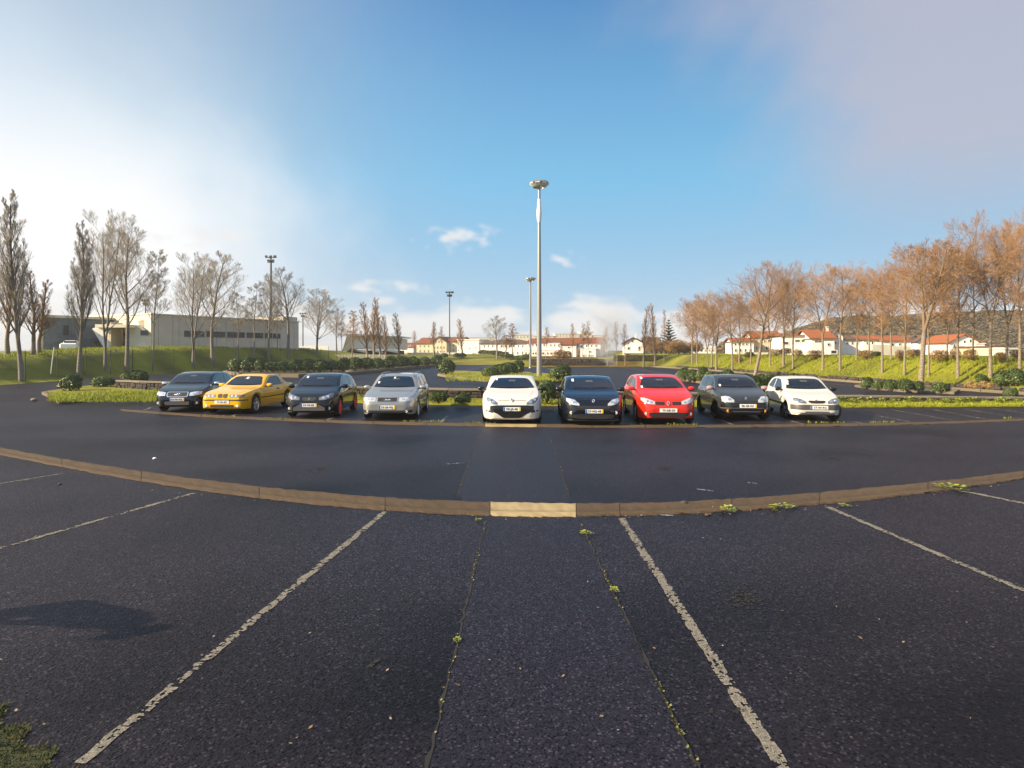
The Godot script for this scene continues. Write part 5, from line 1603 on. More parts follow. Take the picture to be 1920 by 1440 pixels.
func make_boulders() -> void:   # small things along the beds
	var r := RandomNumberGenerator.new(); r.seed = 91
	for q in [[656, 702, 0.42, "pale broken stone lying at the corner of the hedge bed"], [64, 752, 0.14, "mossy kerb boulder at the tip of the left grass island"]]:
		var b := Buf.new()
		var n := FastNoiseLite.new(); n.seed = int(q[0]); n.frequency = 0.8
		var rows := []
		for y in 8:
			var row := []
			for x in 13:
				var a := -TAU * x / 12
				var e := PI * (y / 7.0) - PI / 2
				var dv := Vector3(cos(a) * cos(e), sin(e), sin(a) * cos(e))
				row.append(dv * Vector3(1, 0.6, 0.8) * q[2] * (1 + 0.35 * n.get_noise_3dv(dv * 1.5)) + Vector3(0, q[2] * 0.4, 0))
			rows.append(row)
		b.grid(rows)
		tag(part("boulder", b.mesh(M.cap), self, g(q[0], q[1])), q[3], "stone")
	# litter and stones on the ground near the drain
	for q in [[1283, 945, 0.05, "dark clod lying on the drain strip right of its pale piece"], [1326, 967, 0.035, "small reddish pebble beside the drain strip"], [290, 861, 0.04, "small pale pebble on the roadway at left"], [112, 909, 0.03, "dark pebble near the faint painted lines at left"]]:
		var s := SphereMesh.new()
		s.radius = q[2]; s.height = q[2] * 1.2; s.radial_segments = 9; s.rings = 5
		s.material = M.kerb if q[0] == 1326 else (M.sticker if q[0] == 290 else M.stone)
		tag(part("pebble", s, self, g(q[0], q[1]) + Vector3(0, q[2] * 0.4, 0)), q[3], "stone")

func field(p: Vector3, bones: Array) -> float:
	var s := 1e9
	for b in bones:
		var ab: Vector3 = b[1] - b[0]
		var t := clampf((p - b[0]).dot(ab) / maxf(ab.length_squared(), 1e-6), 0, 1)
		var d: float = (p - b[0] - ab * t).length() - lerpf(b[2], b[3], t)
		var k := 0.045
		var h := clampf(0.5 + 0.5 * (s - d) / k, 0, 1)
		s = lerpf(s, d, h) - k * h * (1 - h) if s < 1e8 else d
	return s

func nets(bones: Array, cell: float, m: Material) -> Mesh:   # surface nets over the field of tapered bones
	var box := AABB(bones[0][0], Vector3.ZERO)
	for b in bones:
		for e in 2: box = box.merge(AABB(b[e] - Vector3.ONE * (b[2 + e] + 0.06), Vector3.ONE * 2 * (b[2 + e] + 0.06)))
	var n := Vector3i((box.size / cell).ceil()) + Vector3i.ONE
	var val := PackedFloat32Array(); val.resize(n.x * n.y * n.z)
	for z in n.z:
		for y in n.y:
			for x in n.x: val[(z * n.y + y) * n.x + x] = field(box.position + Vector3(x, y, z) * cell, bones)
	var b := Buf.new()
	var idx := {}
	for z in n.z - 1:
		for y in n.y - 1:
			for x in n.x - 1:
				var c := Vector3.ZERO
				var cnt := 0
				for e in [[0, 0, 0, 1, 0, 0], [0, 1, 0, 1, 1, 0], [0, 0, 1, 1, 0, 1], [0, 1, 1, 1, 1, 1], [0, 0, 0, 0, 1, 0], [1, 0, 0, 1, 1, 0], [0, 0, 1, 0, 1, 1], [1, 0, 1, 1, 1, 1], [0, 0, 0, 0, 0, 1], [1, 0, 0, 1, 0, 1], [0, 1, 0, 0, 1, 1], [1, 1, 0, 1, 1, 1]]:
					var va := val[((z + e[2]) * n.y + y + e[1]) * n.x + x + e[0]]
					var vb := val[((z + e[5]) * n.y + y + e[4]) * n.x + x + e[3]]
					if (va < 0) != (vb < 0):
						c += Vector3(e[0], e[1], e[2]).lerp(Vector3(e[3], e[4], e[5]), va / (va - vb)); cnt += 1
				if cnt:
					var p := box.position + (Vector3(x, y, z) + c / cnt) * cell
					var g0 := field(p, bones)
					var nn := Vector3(field(p + Vector3(0.004, 0, 0), bones) - g0, field(p + Vector3(0, 0.004, 0), bones) - g0, field(p + Vector3(0, 0, 0.004), bones) - g0).normalized()
					idx[(z * n.y + y) * n.x + x] = b.put(p, nn)
	for z in range(1, n.z - 1):
		for y in range(1, n.y - 1):
			for x in range(1, n.x - 1):
				var a := val[(z * n.y + y) * n.x + x]
				for ax in 3:
					var st := Vector3i(int(ax == 0), int(ax == 1), int(ax == 2))
					var o := val[((z + st.z) * n.y + y + st.y) * n.x + x + st.x]
					if (a < 0) == (o < 0): continue
					var u := Vector3i(int(ax == 1), int(ax == 2), int(ax == 0))
					var w := Vector3i(int(ax == 2), int(ax == 0), int(ax == 1))
					var q := []
					for cc in [Vector3i.ZERO, u, u + w, w]:
						var e: Vector3i = Vector3i(x, y, z) - cc
						q.append(idx.get((e.z * n.y + e.y) * n.x + e.x, -1))
					if q.min() < 0: continue
					if a < 0: b.i.append_array(PackedInt32Array([q[0], q[2], q[1], q[0], q[3], q[2]]))
					else: b.i.append_array(PackedInt32Array([q[0], q[1], q[2], q[0], q[2], q[3]]))
	return b.mesh(m)

func make_person() -> void:   # someone just outside the left of the frame, whose shadow reaches in
	var o := Vector3(-5.68, 0, -5.05)
	var root := thing("person", "person in dark clothes bending forward, seen mostly by the shadow at lower left", "person", o)
	var hip := Vector3(0, 0.92, 0)
	var neck := Vector3(0.0, 1.33, 0.64)
	var bones := [[Vector3(-0.09, 0.90, 0.0), Vector3(-0.10, 0.48, 0.05), 0.095, 0.062], [Vector3(-0.10, 0.48, 0.05), Vector3(-0.11, 0.08, -0.02), 0.06, 0.042], [Vector3(-0.11, 0.05, -0.04), Vector3(-0.13, 0.035, 0.17), 0.045, 0.035],
		[Vector3(0.09, 0.90, 0.0), Vector3(0.12, 0.48, 0.09), 0.095, 0.062], [Vector3(0.12, 0.48, 0.09), Vector3(0.13, 0.08, 0.02), 0.06, 0.042], [Vector3(0.13, 0.05, 0.0), Vector3(0.15, 0.035, 0.21), 0.045, 0.035],
		[hip, Vector3(0, 1.08, 0.24), 0.14, 0.135], [Vector3(0, 1.08, 0.24), Vector3(0, 1.24, 0.46), 0.15, 0.15], [Vector3(-0.17, 1.27, 0.52), Vector3(0.17, 1.27, 0.52), 0.075, 0.075], [neck - Vector3(0, 0.03, 0.05), neck + Vector3(0, 0.05, 0.08), 0.06, 0.055],
		[Vector3(-0.19, 1.26, 0.53), Vector3(-0.23, 1.0, 0.36), 0.06, 0.045], [Vector3(-0.23, 1.0, 0.36), Vector3(-0.13, 0.64, 0.14), 0.043, 0.032], [Vector3(0.19, 1.26, 0.53), Vector3(0.23, 1.0, 0.36), 0.06, 0.045], [Vector3(0.23, 1.0, 0.36), Vector3(0.13, 0.64, 0.14), 0.043, 0.032]]
	var cloth := mat(0.03, 0.03, 0.04, 0.9)
	var skin := mat(0.45, 0.27, 0.19, 0.55)
	part("body", nets(bones, 0.028, cloth), root)
	var hc := neck + Vector3(0, 0.10, 0.16)
	part("head", nets([[hc, hc + Vector3(0, -0.07, 0.03), 0.092, 0.07], [hc + Vector3(0, -0.02, 0.09), hc + Vector3(0, -0.035, 0.105), 0.014, 0.016], [hc + Vector3(-0.09, -0.01, 0), hc + Vector3(-0.095, -0.03, 0), 0.02, 0.015], [hc + Vector3(0.09, -0.01, 0), hc + Vector3(0.095, -0.03, 0), 0.02, 0.015]], 0.012, skin), root)
	part("hair", nets([[hc + Vector3(0, 0.035, -0.02), hc + Vector3(0, -0.03, -0.04), 0.09, 0.08]], 0.02, mat(0.03, 0.02, 0.012, 0.7)), root)
	for s in [-1.0, 1.0]:
		var w := Vector3(0.13 * s, 0.615, 0.125)
		var hb := [[w, w + Vector3(-0.01 * s, -0.01, 0.06), 0.028, 0.034]]
		for f in 4:
			var k := w + Vector3((0.028 - 0.018 * f) * s, -0.01, 0.08)
			var l: float = [0.9, 1.0, 0.95, 0.75][f]
			hb.append([k, k + Vector3(0, -0.012, 0.035 * l), 0.0095, 0.009])
			hb.append([k + Vector3(0, -0.012, 0.035 * l), k + Vector3(0, -0.04 * l, 0.05 * l), 0.009, 0.008])
		hb.append([w + Vector3(-0.03 * s, 0, 0.02), w + Vector3(-0.05 * s, -0.015, 0.055), 0.011, 0.009])
		part("hand", nets(hb, 0.007, skin), root)

func make_smoke() -> void:
	var r := RandomNumberGenerator.new(); r.seed = 14
	for k in 9:
		var t := k / 8.0
		var q := [1136 + r.randf_range(-9, 9) + t * 8.0, lerpf(672, 585, t), 85.0 + r.randf_range(-1, 1), Vector3(lerpf(1.6, 5.0, t), lerpf(1.8, 3.6, t), 2.0 + 2.0 * t) * 1.3, lerpf(0.10, 0.025, t)]
		var f := FogVolume.new()
		f.name = "smoke"
		f.shape = RenderingServer.FOG_VOLUME_SHAPE_ELLIPSOID
		f.size = q[3]
		f.position = at(q[0], q[1], q[2])
		var m := FogMaterial.new()
		m.density = q[4]; m.albedo = Color(0.9, 0.92, 0.96)
		f.material = m
		add_child(f, true)
		tag(f, "", "", "", "stuff")

# ---------------------------------------------------------------- cars
var car_tm: TriangleMesh
var car_root: Node3D

func hit(dirc: String, a: float, b: float) -> Array:   # F: (x, y)  R/L: (s, y)  T: (s, x)
	a += 0.00037; b += 0.00023      # never exactly along an edge
	var o: Vector3
	var d: Vector3
	match dirc:
		"F": o = Vector3(a, b, 4); d = Vector3(0, 0, -1)
		"R": o = Vector3(4, b, -a); d = Vector3(-1, 0, 0)
		"L": o = Vector3(-4, b, -a); d = Vector3(1, 0, 0)
		"T": o = Vector3(b, 4, -a); d = Vector3(0, -1, 0)
	var h := car_tm.intersect_ray(o, d)
	if h.is_empty(): return []
	var n: Vector3 = h.normal
	if n.dot(d) > 0: n = -n
	return [h.position, n]

func patch(called: String, dirc: String, cols: Array, m: Material, lift := 0.005, parent: Node = null, nx := 14, ny := 6) -> MeshInstance3D:
	# cols: [along, low, high] outlines a panel that is laid on the body, a little proud, with edges that go back in
	var b := Buf.new()
	var rows := []
	var a0: float = cols[0][0]
	var a1: float = cols[-1][0]
	var lo := []
	var hi := []
	for c in cols: lo.append([c[0], c[1]]); hi.append([c[0], c[2]])
	var last := []
	for y in ny + 1:
		var row := []
		for x in nx + 1:
			var a := lerpf(a0, a1, float(x) / nx)
			var v := lerpf(lerp_list(lo, a), lerp_list(hi, a), float(y) / ny)
			var h := hit(dirc, a, v)
			if dirc == "F" and v < 0.93 and not h.is_empty() and h[0].z < -0.9: h = []
			if h.is_empty():
				if last.is_empty():
					row.append(null); continue
				h = last
				match dirc:
					"F": h = [Vector3(a, v, last[0].z), last[1]]
					"R", "L": h = [Vector3(last[0].x, v, -a), last[1]]
					"T": h = [Vector3(v, last[0].y, -a), last[1]]
			last = h
			row.append(h[0] + h[1] * lift)
		rows.append(row)
	for y in ny + 1:
		for x in range(nx, -1, -1):
			if rows[y][x] == null: rows[y][x] = rows[y][x + 1] if x < nx and rows[y][x + 1] != null else rows[maxi(y - 1, 0)][x]
			if rows[y][x] == null: return null
	if dirc in ["F", "R", "L", "T"]:
		var flip := false
		var mid: Vector3 = rows[ny / 2][nx / 2]
		var dx: Vector3 = rows[ny / 2][nx / 2 + 1] - mid
		var dy: Vector3 = rows[ny / 2 + 1][nx / 2] - mid
		var want: Vector3 = {"F": Vector3.BACK, "R": Vector3.RIGHT, "L": Vector3.LEFT, "T": Vector3.UP}[dirc]
		if dx.cross(dy).dot(want) < 0: rows.reverse()
	b.grid(rows)
	var inn: Vector3 = {"F": Vector3(0, 0, -0.02), "R": Vector3(-0.02, 0, 0), "L": Vector3(0.02, 0, 0), "T": Vector3(0, -0.02, 0)}[dirc]
	var rim := []
	for x in nx + 1: rim.append(rows[0][x])
	for y in range(1, ny + 1): rim.append(rows[y][nx])
	for x in range(nx - 1, -1, -1): rim.append(rows[ny][x])
	for y in range(ny - 1, 0, -1): rim.append(rows[y][0])
	for k in rim.size():
		var p: Vector3 = rim[k]
		var q: Vector3 = rim[(k + 1) % rim.size()]
		b.quad(p, q, q + inn, p + inn)
	return part(called, b.mesh(m), parent if parent else car_root)

func flipped(cols: Array) -> Array:
	var o := []
	for k in range(cols.size() - 1, -1, -1): o.append([-cols[k][0], cols[k][1], cols[k][2]])
	return o

func car_body(c: Dictionary) -> Buf:
	var L: float = c.L
	var Wn: float = c.W * 0.5
	var R: float = c.R
	var st := {}
	for v in axis([0.0, 0.3, 0.03, 1.0, 0.07, L - 0.4, 0.08, L, 0.035]): st[snappedf(v, 0.001)] = true
	for w in [c.wf, c.wr]:
		for k in 25: st[snappedf(w + cos(PI * k / 24) * (R + 0.065), 0.001)] = true
	var ss := st.keys()
	ss.sort()
	var rows := []
	for s in ss:
		var W := Wn
		var fr: float = c.get("fr", 0.62)
		if s < 0.62: W = Wn * (fr + (0.985 - fr) * pow(1.0 - pow(1.0 - s / 0.62, 2.3), 0.62))
		elif L - s < 0.5: W = Wn * (0.68 + 0.30 * pow(maxf(0.0, 1.0 - pow(1.0 - maxf(0.0, L - s) / 0.5, 2.3)), 0.65))
		else: W = Wn * (0.985 + 0.015 * sin(PI * (s - 0.62) / (L - 1.12)))
		var T := smooth_list(c.top, s)
		var B: float = minf(smooth_list(c.belt, s), T - 0.03)
		var y0 := lerp_list([[0.0, c.get("lip", 0.20) + 0.05], [0.05, c.get("lip", 0.20)], [0.5, 0.19], [L - 0.5, 0.22], [L, 0.30]], s)
		var flare := 0.0
		for w in [c.wf, c.wr]:
			var q: float = R + 0.055
			if absf(s - w) < q: y0 = maxf(y0, R + sqrt(q * q - (s - w) * (s - w)))
			flare = maxf(flare, smoothstep(R + 0.22, R + 0.03, absf(s - w)))
		y0 = minf(y0, B - 0.06)
		var h := B - y0
		var G := T - B
		var d: float = minf(0.075, G * 0.45)
		var x5 := W * 0.925
		var z: float = -s
		var lean: float = c.get("tumble", 0.36)
		var qx: float = x5 - (G - d) * lean
		var f := 0.02 * flare
		var low := W * (0.955 + f)
		var row := [Vector3(low, y0, z), Vector3(W * (0.985 + f), y0 + 0.16 * h, z), Vector3(W * (1.0 + f), y0 + 0.42 * h, z), Vector3(W * (1.0 + f * 0.7), y0 + 0.66 * h, z), Vector3(W * 0.985, y0 + 0.82 * h, z), Vector3(W * 0.962, y0 + 0.94 * h, z), Vector3(x5, B, z)]
		for k in [0.33, 0.66, 1.0]: row.append(Vector3(lerpf(x5, qx, k), lerpf(B, T - d, k), z))
		row.append(Vector3(qx - d * 0.28, T - d * 0.58, z))
		for k in [0.86, 0.66, 0.44, 0.22, 0.0]: row.append(Vector3(qx * k, T - d * 0.42 * k * k, z))
		rows.append(row)
	var b := Buf.new()
	var full := []
	for row in rows:
		var r := []
		for p in row: r.append(Vector3(-p.x, p.y, p.z))
		for k in range(row.size() - 2, -1, -1): r.append(row[k])
		full.append(r)
	b.grid(full)
	for e in [0, full.size() - 1]:
		var row: Array = full[e]
		var mid := Vector3(0, (row[0].y + row[15].y) / 2, row[0].z)
		for k in row.size():
			var p: Vector3 = row[k]
			var q: Vector3 = row[(k + 1) % row.size()]
			if e == 0: b.tri(mid, q, p) if (p - mid).cross(q - mid).z > 0 and false else b.tri(mid, p, q)
			else: b.tri(mid, q, p)
	for k in b.n.size():
		if absf(b.n[k].z) > 0.999 and b.v[k].z > -0.001: b.n[k] = Vector3(0, 0, 1)
	return b

func wheel(parent: Node3D, x: float, s: float, R: float, rim_r: float, style: String, m: Material, steer := 0.0) -> void:
	var o := group_node("wheel", parent, Vector3(x, R, -s))
	var out := 1.0 if x > 0 else -1.0
	o.rotation.y = steer
	var ax := Basis(Vector3.BACK, Vector3(out, 0, 0), Vector3.UP)
	var w := 0.10
	var t := Buf.new()
	t.lathe([Vector2(rim_r * 0.98, -w), Vector2(R * 0.9, -w * 1.05), Vector2(R, -w * 0.7), Vector2(R, w * 0.7), Vector2(R * 0.9, w * 1.05), Vector2(rim_r, w * 0.9), Vector2(rim_r * 0.96, w * 0.7)], Vector3.ZERO, ax, 28)
	part("tyre", t.mesh(M.tyre), o)
	var b := Buf.new()
	b.lathe([Vector2(rim_r * 0.97, -w * 0.9), Vector2(rim_r * 0.95, w * 0.35), Vector2(rim_r, w * 0.92), Vector2(rim_r * 0.93, w * 0.93), Vector2(rim_r * 0.88, w * 0.5)], Vector3.ZERO, ax, 28)
	var face := Vector3(out, 0, 0)
	var n := 5
	if style == "multi": n = 10
	if style == "seven": n = 7
	if style == "steel":
		b.lathe([Vector2(rim_r * 0.9, w * 0.45), Vector2(rim_r * 0.72, w * 0.75), Vector2(rim_r * 0.5, w * 0.55), Vector2(rim_r * 0.2, w * 0.7), Vector2(0.001, w * 0.72)], Vector3.ZERO, ax, 24)
	else:
		for k in n:
			var a := TAU * k / n + 0.3
			var dir := Vector3(0, sin(a), cos(a))
			var sd := face.cross(dir)
			var wid := rim_r * (0.34 if n == 5 else (0.16 if n == 10 else 0.22))
			b.box(face * w * 0.72 + dir * rim_r * 0.54, Vector3(0.03, rim_r * 0.82, wid), Basis(face, dir, sd), 0.008)
		b.lathe([Vector2(rim_r * 0.27, w * 0.5), Vector2(rim_r * 0.25, w * 0.92), Vector2(0.001, w * 0.97)], Vector3.ZERO, ax, 14)
	part("rim", b.mesh(m), o)
	var k2 := Buf.new()
	k2.lathe([Vector2(rim_r * 0.9, w * 0.1), Vector2(0.001, w * 0.12)], Vector3.ZERO, ax, 20)
	part("brake_disc", k2.mesh(M.steel_dark), o)

func text_part(s: String, parent: Node3D, pos: Vector3, size: float, m: Material, basis := Basis()) -> void:
	var t := TextMesh.new()
	var f := SystemFont.new()
	f.font_names = ["Droid Sans"]; f.font_weight = 700
	t.font = f; t.text = s; t.font_size = 32; t.pixel_size = size / 23.0; t.depth = 0.004; t.material = m
	var o := part("lettering", t, parent, pos)
	o.basis = basis

func plate(s: String, x: float, y: float, blue: bool, yellow: bool) -> void:
	var h := hit("F", x, y)
	if h.is_empty(): return
	var o := group_node("number_plate", car_root, Vector3(x, y, h[0].z + 0.014))
	var b := Buf.new()
	b.box(Vector3.ZERO, Vector3(0.52, 0.115, 0.014), Basis(), 0.003)
	part("board", b.mesh(M.plate), o)
	if blue:
		b = Buf.new(); b.box(Vector3(-0.236, 0, 0.004), Vector3(0.044, 0.111, 0.012)); part("blue_band", b.mesh(M.plate_blue), o)
	if yellow:
		b = Buf.new(); b.box(Vector3(0.236, 0, 0.004), Vector3(0.044, 0.111, 0.012)); part("yellow_band", b.mesh(M.plate_yellow), o)
	text_part(s, o, Vector3((0.02 if blue else 0.0) - (0.02 if yellow else 0.0), 0.0, 0.009), 0.066, M.ink)

func badge(kind: String, x: float, y: float, size: float) -> void:
	var h := hit("F", x, y)
	if h.is_empty(): return
	var n: Vector3 = h[1]
	var bx := Vector3.UP.cross(n).normalized()
	var bas := Basis(bx, n.cross(bx), n)
	var o: Vector3 = h[0] + n * 0.012
	var b := Buf.new()
	match kind:
		"rings":
			for k in 4:
				var c := o + bas.x * (k - 1.5) * size * 0.36
				for q in 16:
					var a0 := TAU * q / 16
					var a1 := TAU * (q + 1) / 16
					b.tube(c + (bas.x * cos(a0) + bas.y * sin(a0)) * size * 0.24, c + (bas.x * cos(a1) + bas.y * sin(a1)) * size * 0.24, size * 0.045, size * 0.045, 5)
		"diamond":
			var pts := [Vector2(0, 1), Vector2(0.62, 0), Vector2(0, -1), Vector2(-0.62, 0)]
			for k in 4:
				var p: Vector2 = pts[k] * size * 0.5
				var q: Vector2 = pts[(k + 1) % 4] * size * 0.5
				b.tube(o + bas.x * p.x + bas.y * p.y, o + bas.x * q.x + bas.y * q.y, size * 0.11, size * 0.11, 5, true)
		"chevrons":
			for k in 2:
				var yy := size * (0.18 - 0.3 * k)
				b.tube(o + bas.x * -size * 0.4 + bas.y * (yy - size * 0.2), o + bas.y * (yy + size * 0.15), size * 0.07, size * 0.07, 5, true)
				b.tube(o + bas.x * size * 0.4 + bas.y * (yy - size * 0.2), o + bas.y * (yy + size * 0.15), size * 0.07, size * 0.07, 5, true)
		"round":
			b.lathe([Vector2(size * 0.5, 0), Vector2(size * 0.45, 0.008), Vector2(0.001, 0.012)], o - n * 0.01, Basis(bas.x, n, -bas.y), 16)
		"ess":
			for k in 5:
				b.tube(o + bas.x * size * [0.4, 0.0, -0.4, 0.4, 0.0, -0.4][k] + bas.y * size * [0.45, 0.5, 0.2, -0.2, -0.5, -0.45][k], o + bas.x * size * [0.4, 0.0, -0.4, 0.4, 0.0, -0.4][k + 1] + bas.y * size * [0.45, 0.5, 0.2, -0.2, -0.5, -0.45][k + 1], size * 0.1, size * 0.1, 5, true)
	part("badge", b.mesh(M.chrome), car_root)

func mirror_pod(x: float, s: float, y: float, m: Material) -> void:
	var out := signf(x)
	var o := group_node("door_mirror", car_root, Vector3(x + out * 0.12, y, -s))
	var b := Buf.new()
	var rows := []
	for q in 9:
		var row := []
		for k in 13:
			var a := -TAU * k / 12
			var e: float = PI * (q / 8.0) - PI / 2
			var p := Vector3(cos(a) * cos(e), sin(e), sin(a) * cos(e))
			p = Vector3(signf(p.x) * pow(absf(p.x), 0.7), signf(p.y) * pow(absf(p.y), 0.75), p.z)
			row.append(p * Vector3(0.115, 0.072, 0.075) * (1.0 if p.z > 0 else 0.8))
		rows.append(row)
	b.grid(rows)
	part("housing", b.mesh(m), o)
	b = Buf.new()
	b.tube(Vector3(-out * 0.20, -0.05, 0), Vector3(-out * 0.05, -0.02, 0), 0.028, 0.022, 8)
	part("arm", b.mesh(M.black), o)

func headlight(cols: Array, m: Material, bowls: Array) -> void:
	for side in 2:
		var o := patch("headlight", "F", cols if side == 0 else flipped(cols), m, 0.008)
		if o == null: continue
		for q in bowls:
			var h := hit("F", q[0] * (1 if side == 0 else -1), q[1])
			if h.is_empty(): continue
			var n: Vector3 = (h[1] + Vector3(0, 0, 1)).normalized()
			var bx := Vector3.UP.cross(n).normalized()
			var b := Buf.new()
			b.lathe([Vector2(q[2], 0.0), Vector2(q[2] * 0.95, 0.007), Vector2(q[2] * 0.4, 0.004), Vector2(0.001, 0.002)], h[0] + h[1] * 0.009, Basis(bx, n, -n.cross(bx)), 14)
			part("lamp_bowl", b.mesh(M.bowl if q.size() < 4 else M.amber), o)

func car(c: Dictionary) -> Node3D:
	var depth: float = c.Z
	car_root = thing(c.name, c.label, "car", Vector3(c.X, 0, -depth), -deg_to_rad(c.yaw), "cars parked in a row")
	var p: StandardMaterial3D = c.paint
	var b := car_body(c)
	var bm := b.mesh(p)
	part("body", bm, car_root)
	car_tm = bm.generate_triangle_mesh()
	var L: float = c.L
	var W: float = c.W
	var R: float = c.R
	# under the body: floor pan and wheel wells
	var u := Buf.new()
	u.box(Vector3(0, 0.33, -L / 2), Vector3(W * 0.60, 0.26, L - 0.5))
	u.box(Vector3(0, 0.40, -(c.wf + c.wr) / 2), Vector3(W * 0.9, 0.36, c.wr - c.wf - 2 * R - 0.16))
	u.box(Vector3(0, 0.64, -c.wf), Vector3(W * 0.88, 0.08, 2 * R)); u.box(Vector3(0, 0.66, -c.wr), Vector3(W * 0.88, 0.08, 2 * R))
	u.box(Vector3(0, 0.35, -0.28), Vector3(W * 0.66, 0.26, 0.3)); u.box(Vector3(0, 0.38, -L + 0.3), Vector3(W * 0.7, 0.26, 0.3))
	part("underbody", u.mesh(M.black), car_root)
	for q in [[W / 2 - 0.095, c.wf], [-W / 2 + 0.095, c.wf], [W / 2 - 0.095, c.wr], [-W / 2 + 0.095, c.wr]]:
		wheel(car_root, q[0], q[1], R, c.rim, c.rims, c.rim_mat, c.get("steer", 0.0) if q[1] == c.wf else 0.0)
	# windscreen
	var ws: Array = c.ws   # [y low, half width low, y high, half width high]
	var cols := []
	for k in 13:
		var x := lerpf(-ws[1], ws[1], k / 12.0)
		var side: float = maxf(0.0, absf(x) - ws[3]) / maxf(ws[1] - ws[3], 0.01)
		cols.append([x, ws[0] + 0.02 * (absf(x) / ws[1]) * (absf(x) / ws[1]), lerpf(ws[2] - 0.025 * pow(absf(x) / ws[1], 2), ws[0] + 0.035, side)])
	var scr := patch("windscreen", "F", cols, M.glass, 0.006, null, 20, 10)
	for q in c.get("stickers", []):
		patch("sticker", "F", [[q[0] - q[2] / 2, q[1] - q[2] / 2, q[1] + q[2] / 2], [q[0] + q[2] / 2, q[1] - q[2] / 2, q[1] + q[2] / 2]], M.sticker, 0.012, scr, 2, 2)
	patch("rear_view_mirror", "F", [[-0.11, ws[2] - 0.11, ws[2] - 0.06], [0.11, ws[2] - 0.11, ws[2] - 0.06]], M.mirror_back, 0.011, scr, 4, 2)
	for s in [-1.0, 1.0]:
		patch("wiper", "F", [[s * 0.27 - 0.24, ws[0] + 0.03, ws[0] + 0.05], [s * 0.27 + 0.24, ws[0] + 0.035, ws[0] + 0.052]], M.black, 0.018, null, 6, 1)
	# panels on both sides
	for sd in ["R", "L"]:
		for q in c.doors: 
			var door := patch("door", sd, q, p, 0.004, null, 10, 8)
			var hs: float = q[-1][0] - 0.17
			var hy: float = lerp_list(q.map(func(e): return [e[0], e[2]]), hs) - 0.10
			patch("handle", sd, [[hs - 0.10, hy - 0.02, hy + 0.02], [hs + 0.09, hy - 0.02, hy + 0.02]], c.get("handle", p), 0.03, door, 4, 2)
		for q in c.windows: patch("window", sd, q, M.glass, 0.006, null, 12, 5)
		for q in c.get("trim", []): patch("side_moulding", sd, q[0], q[1], q[2], null, 14, 2)
	patch("bonnet", "T", c.bonnet, p, 0.005, null, 14, 14)
	for q in c.front: patch(q[0], "F", q[1], q[2], q[3] if q.size() > 3 else 0.007, null, 18, 6)
	headlight(c.head[0], c.head[1], c.head[2])
	for s in [-1.0, 1.0]:
		mirror_pod(s * (W / 2 - 0.05), c.mirror[0], c.mirror[1], c.get("mirror_mat", p))
		var rl: Array = c.get("tail", [0.72, 0.95])
		patch("tail_light", "R" if s > 0 else "L", [[L - 0.10, rl[0], rl[1]], [L - 0.04, rl[0], rl[1] - 0.02]], c.get("tail_mat", M.alloy_red), 0.008, null, 4, 4)
		for q in c.get("fog", []):
			var h := hit("F", q[0] * s, q[1])
			if h.is_empty(): continue
			var f := Buf.new()
			f.lathe([Vector2(q[2], 0.0), Vector2(q[2], 0.016), Vector2(q[2] * 0.6, 0.012), Vector2(0.001, 0.012)], h[0], Basis(Vector3.RIGHT, Vector3.BACK, Vector3.DOWN), 14)
			part("fog_lamp", f.mesh(q[3]), car_root)
	plate(c.plate[0], c.plate[1], c.plate[2], c.plate[3], c.plate[4])
	if c.has("badge"): badge(c.badge[0], c.badge[1], c.badge[2], c.badge[3])
	if c.has("aerial"):
		var h := hit("T", c.aerial, 0.0)
		var a := Buf.new()
		a.tube(h[0], h[0] + Vector3(0, 0.28, -0.22), 0.006, 0.003, 5)
		part("aerial", a.mesh(M.black), car_root)
	if c.has("rails"):
		for s in [-1.0, 1.0]:
			var a := Buf.new()
			var prev := Vector3.ZERO
			for k in 13:
				var ss := lerpf(1.95, 4.0, k / 12.0)
				var h := hit("T", ss, s * 0.56)
				var pt: Vector3 = h[0] + Vector3(0, 0.055 * minf(1.0, 4.0 * sin(PI * k / 12.0)), 0)
				if k: a.tube(prev, pt, 0.016, 0.016, 6)
				prev = pt
			part("roof_rail", a.mesh(M.steel), car_root)
	return car_root

func sym(a: Array) -> Array:   # right half of an outline -> the whole of it
	var o := flipped(a)
	for q in a:
		if q[0] > 0.001: o.append(q)
	return o

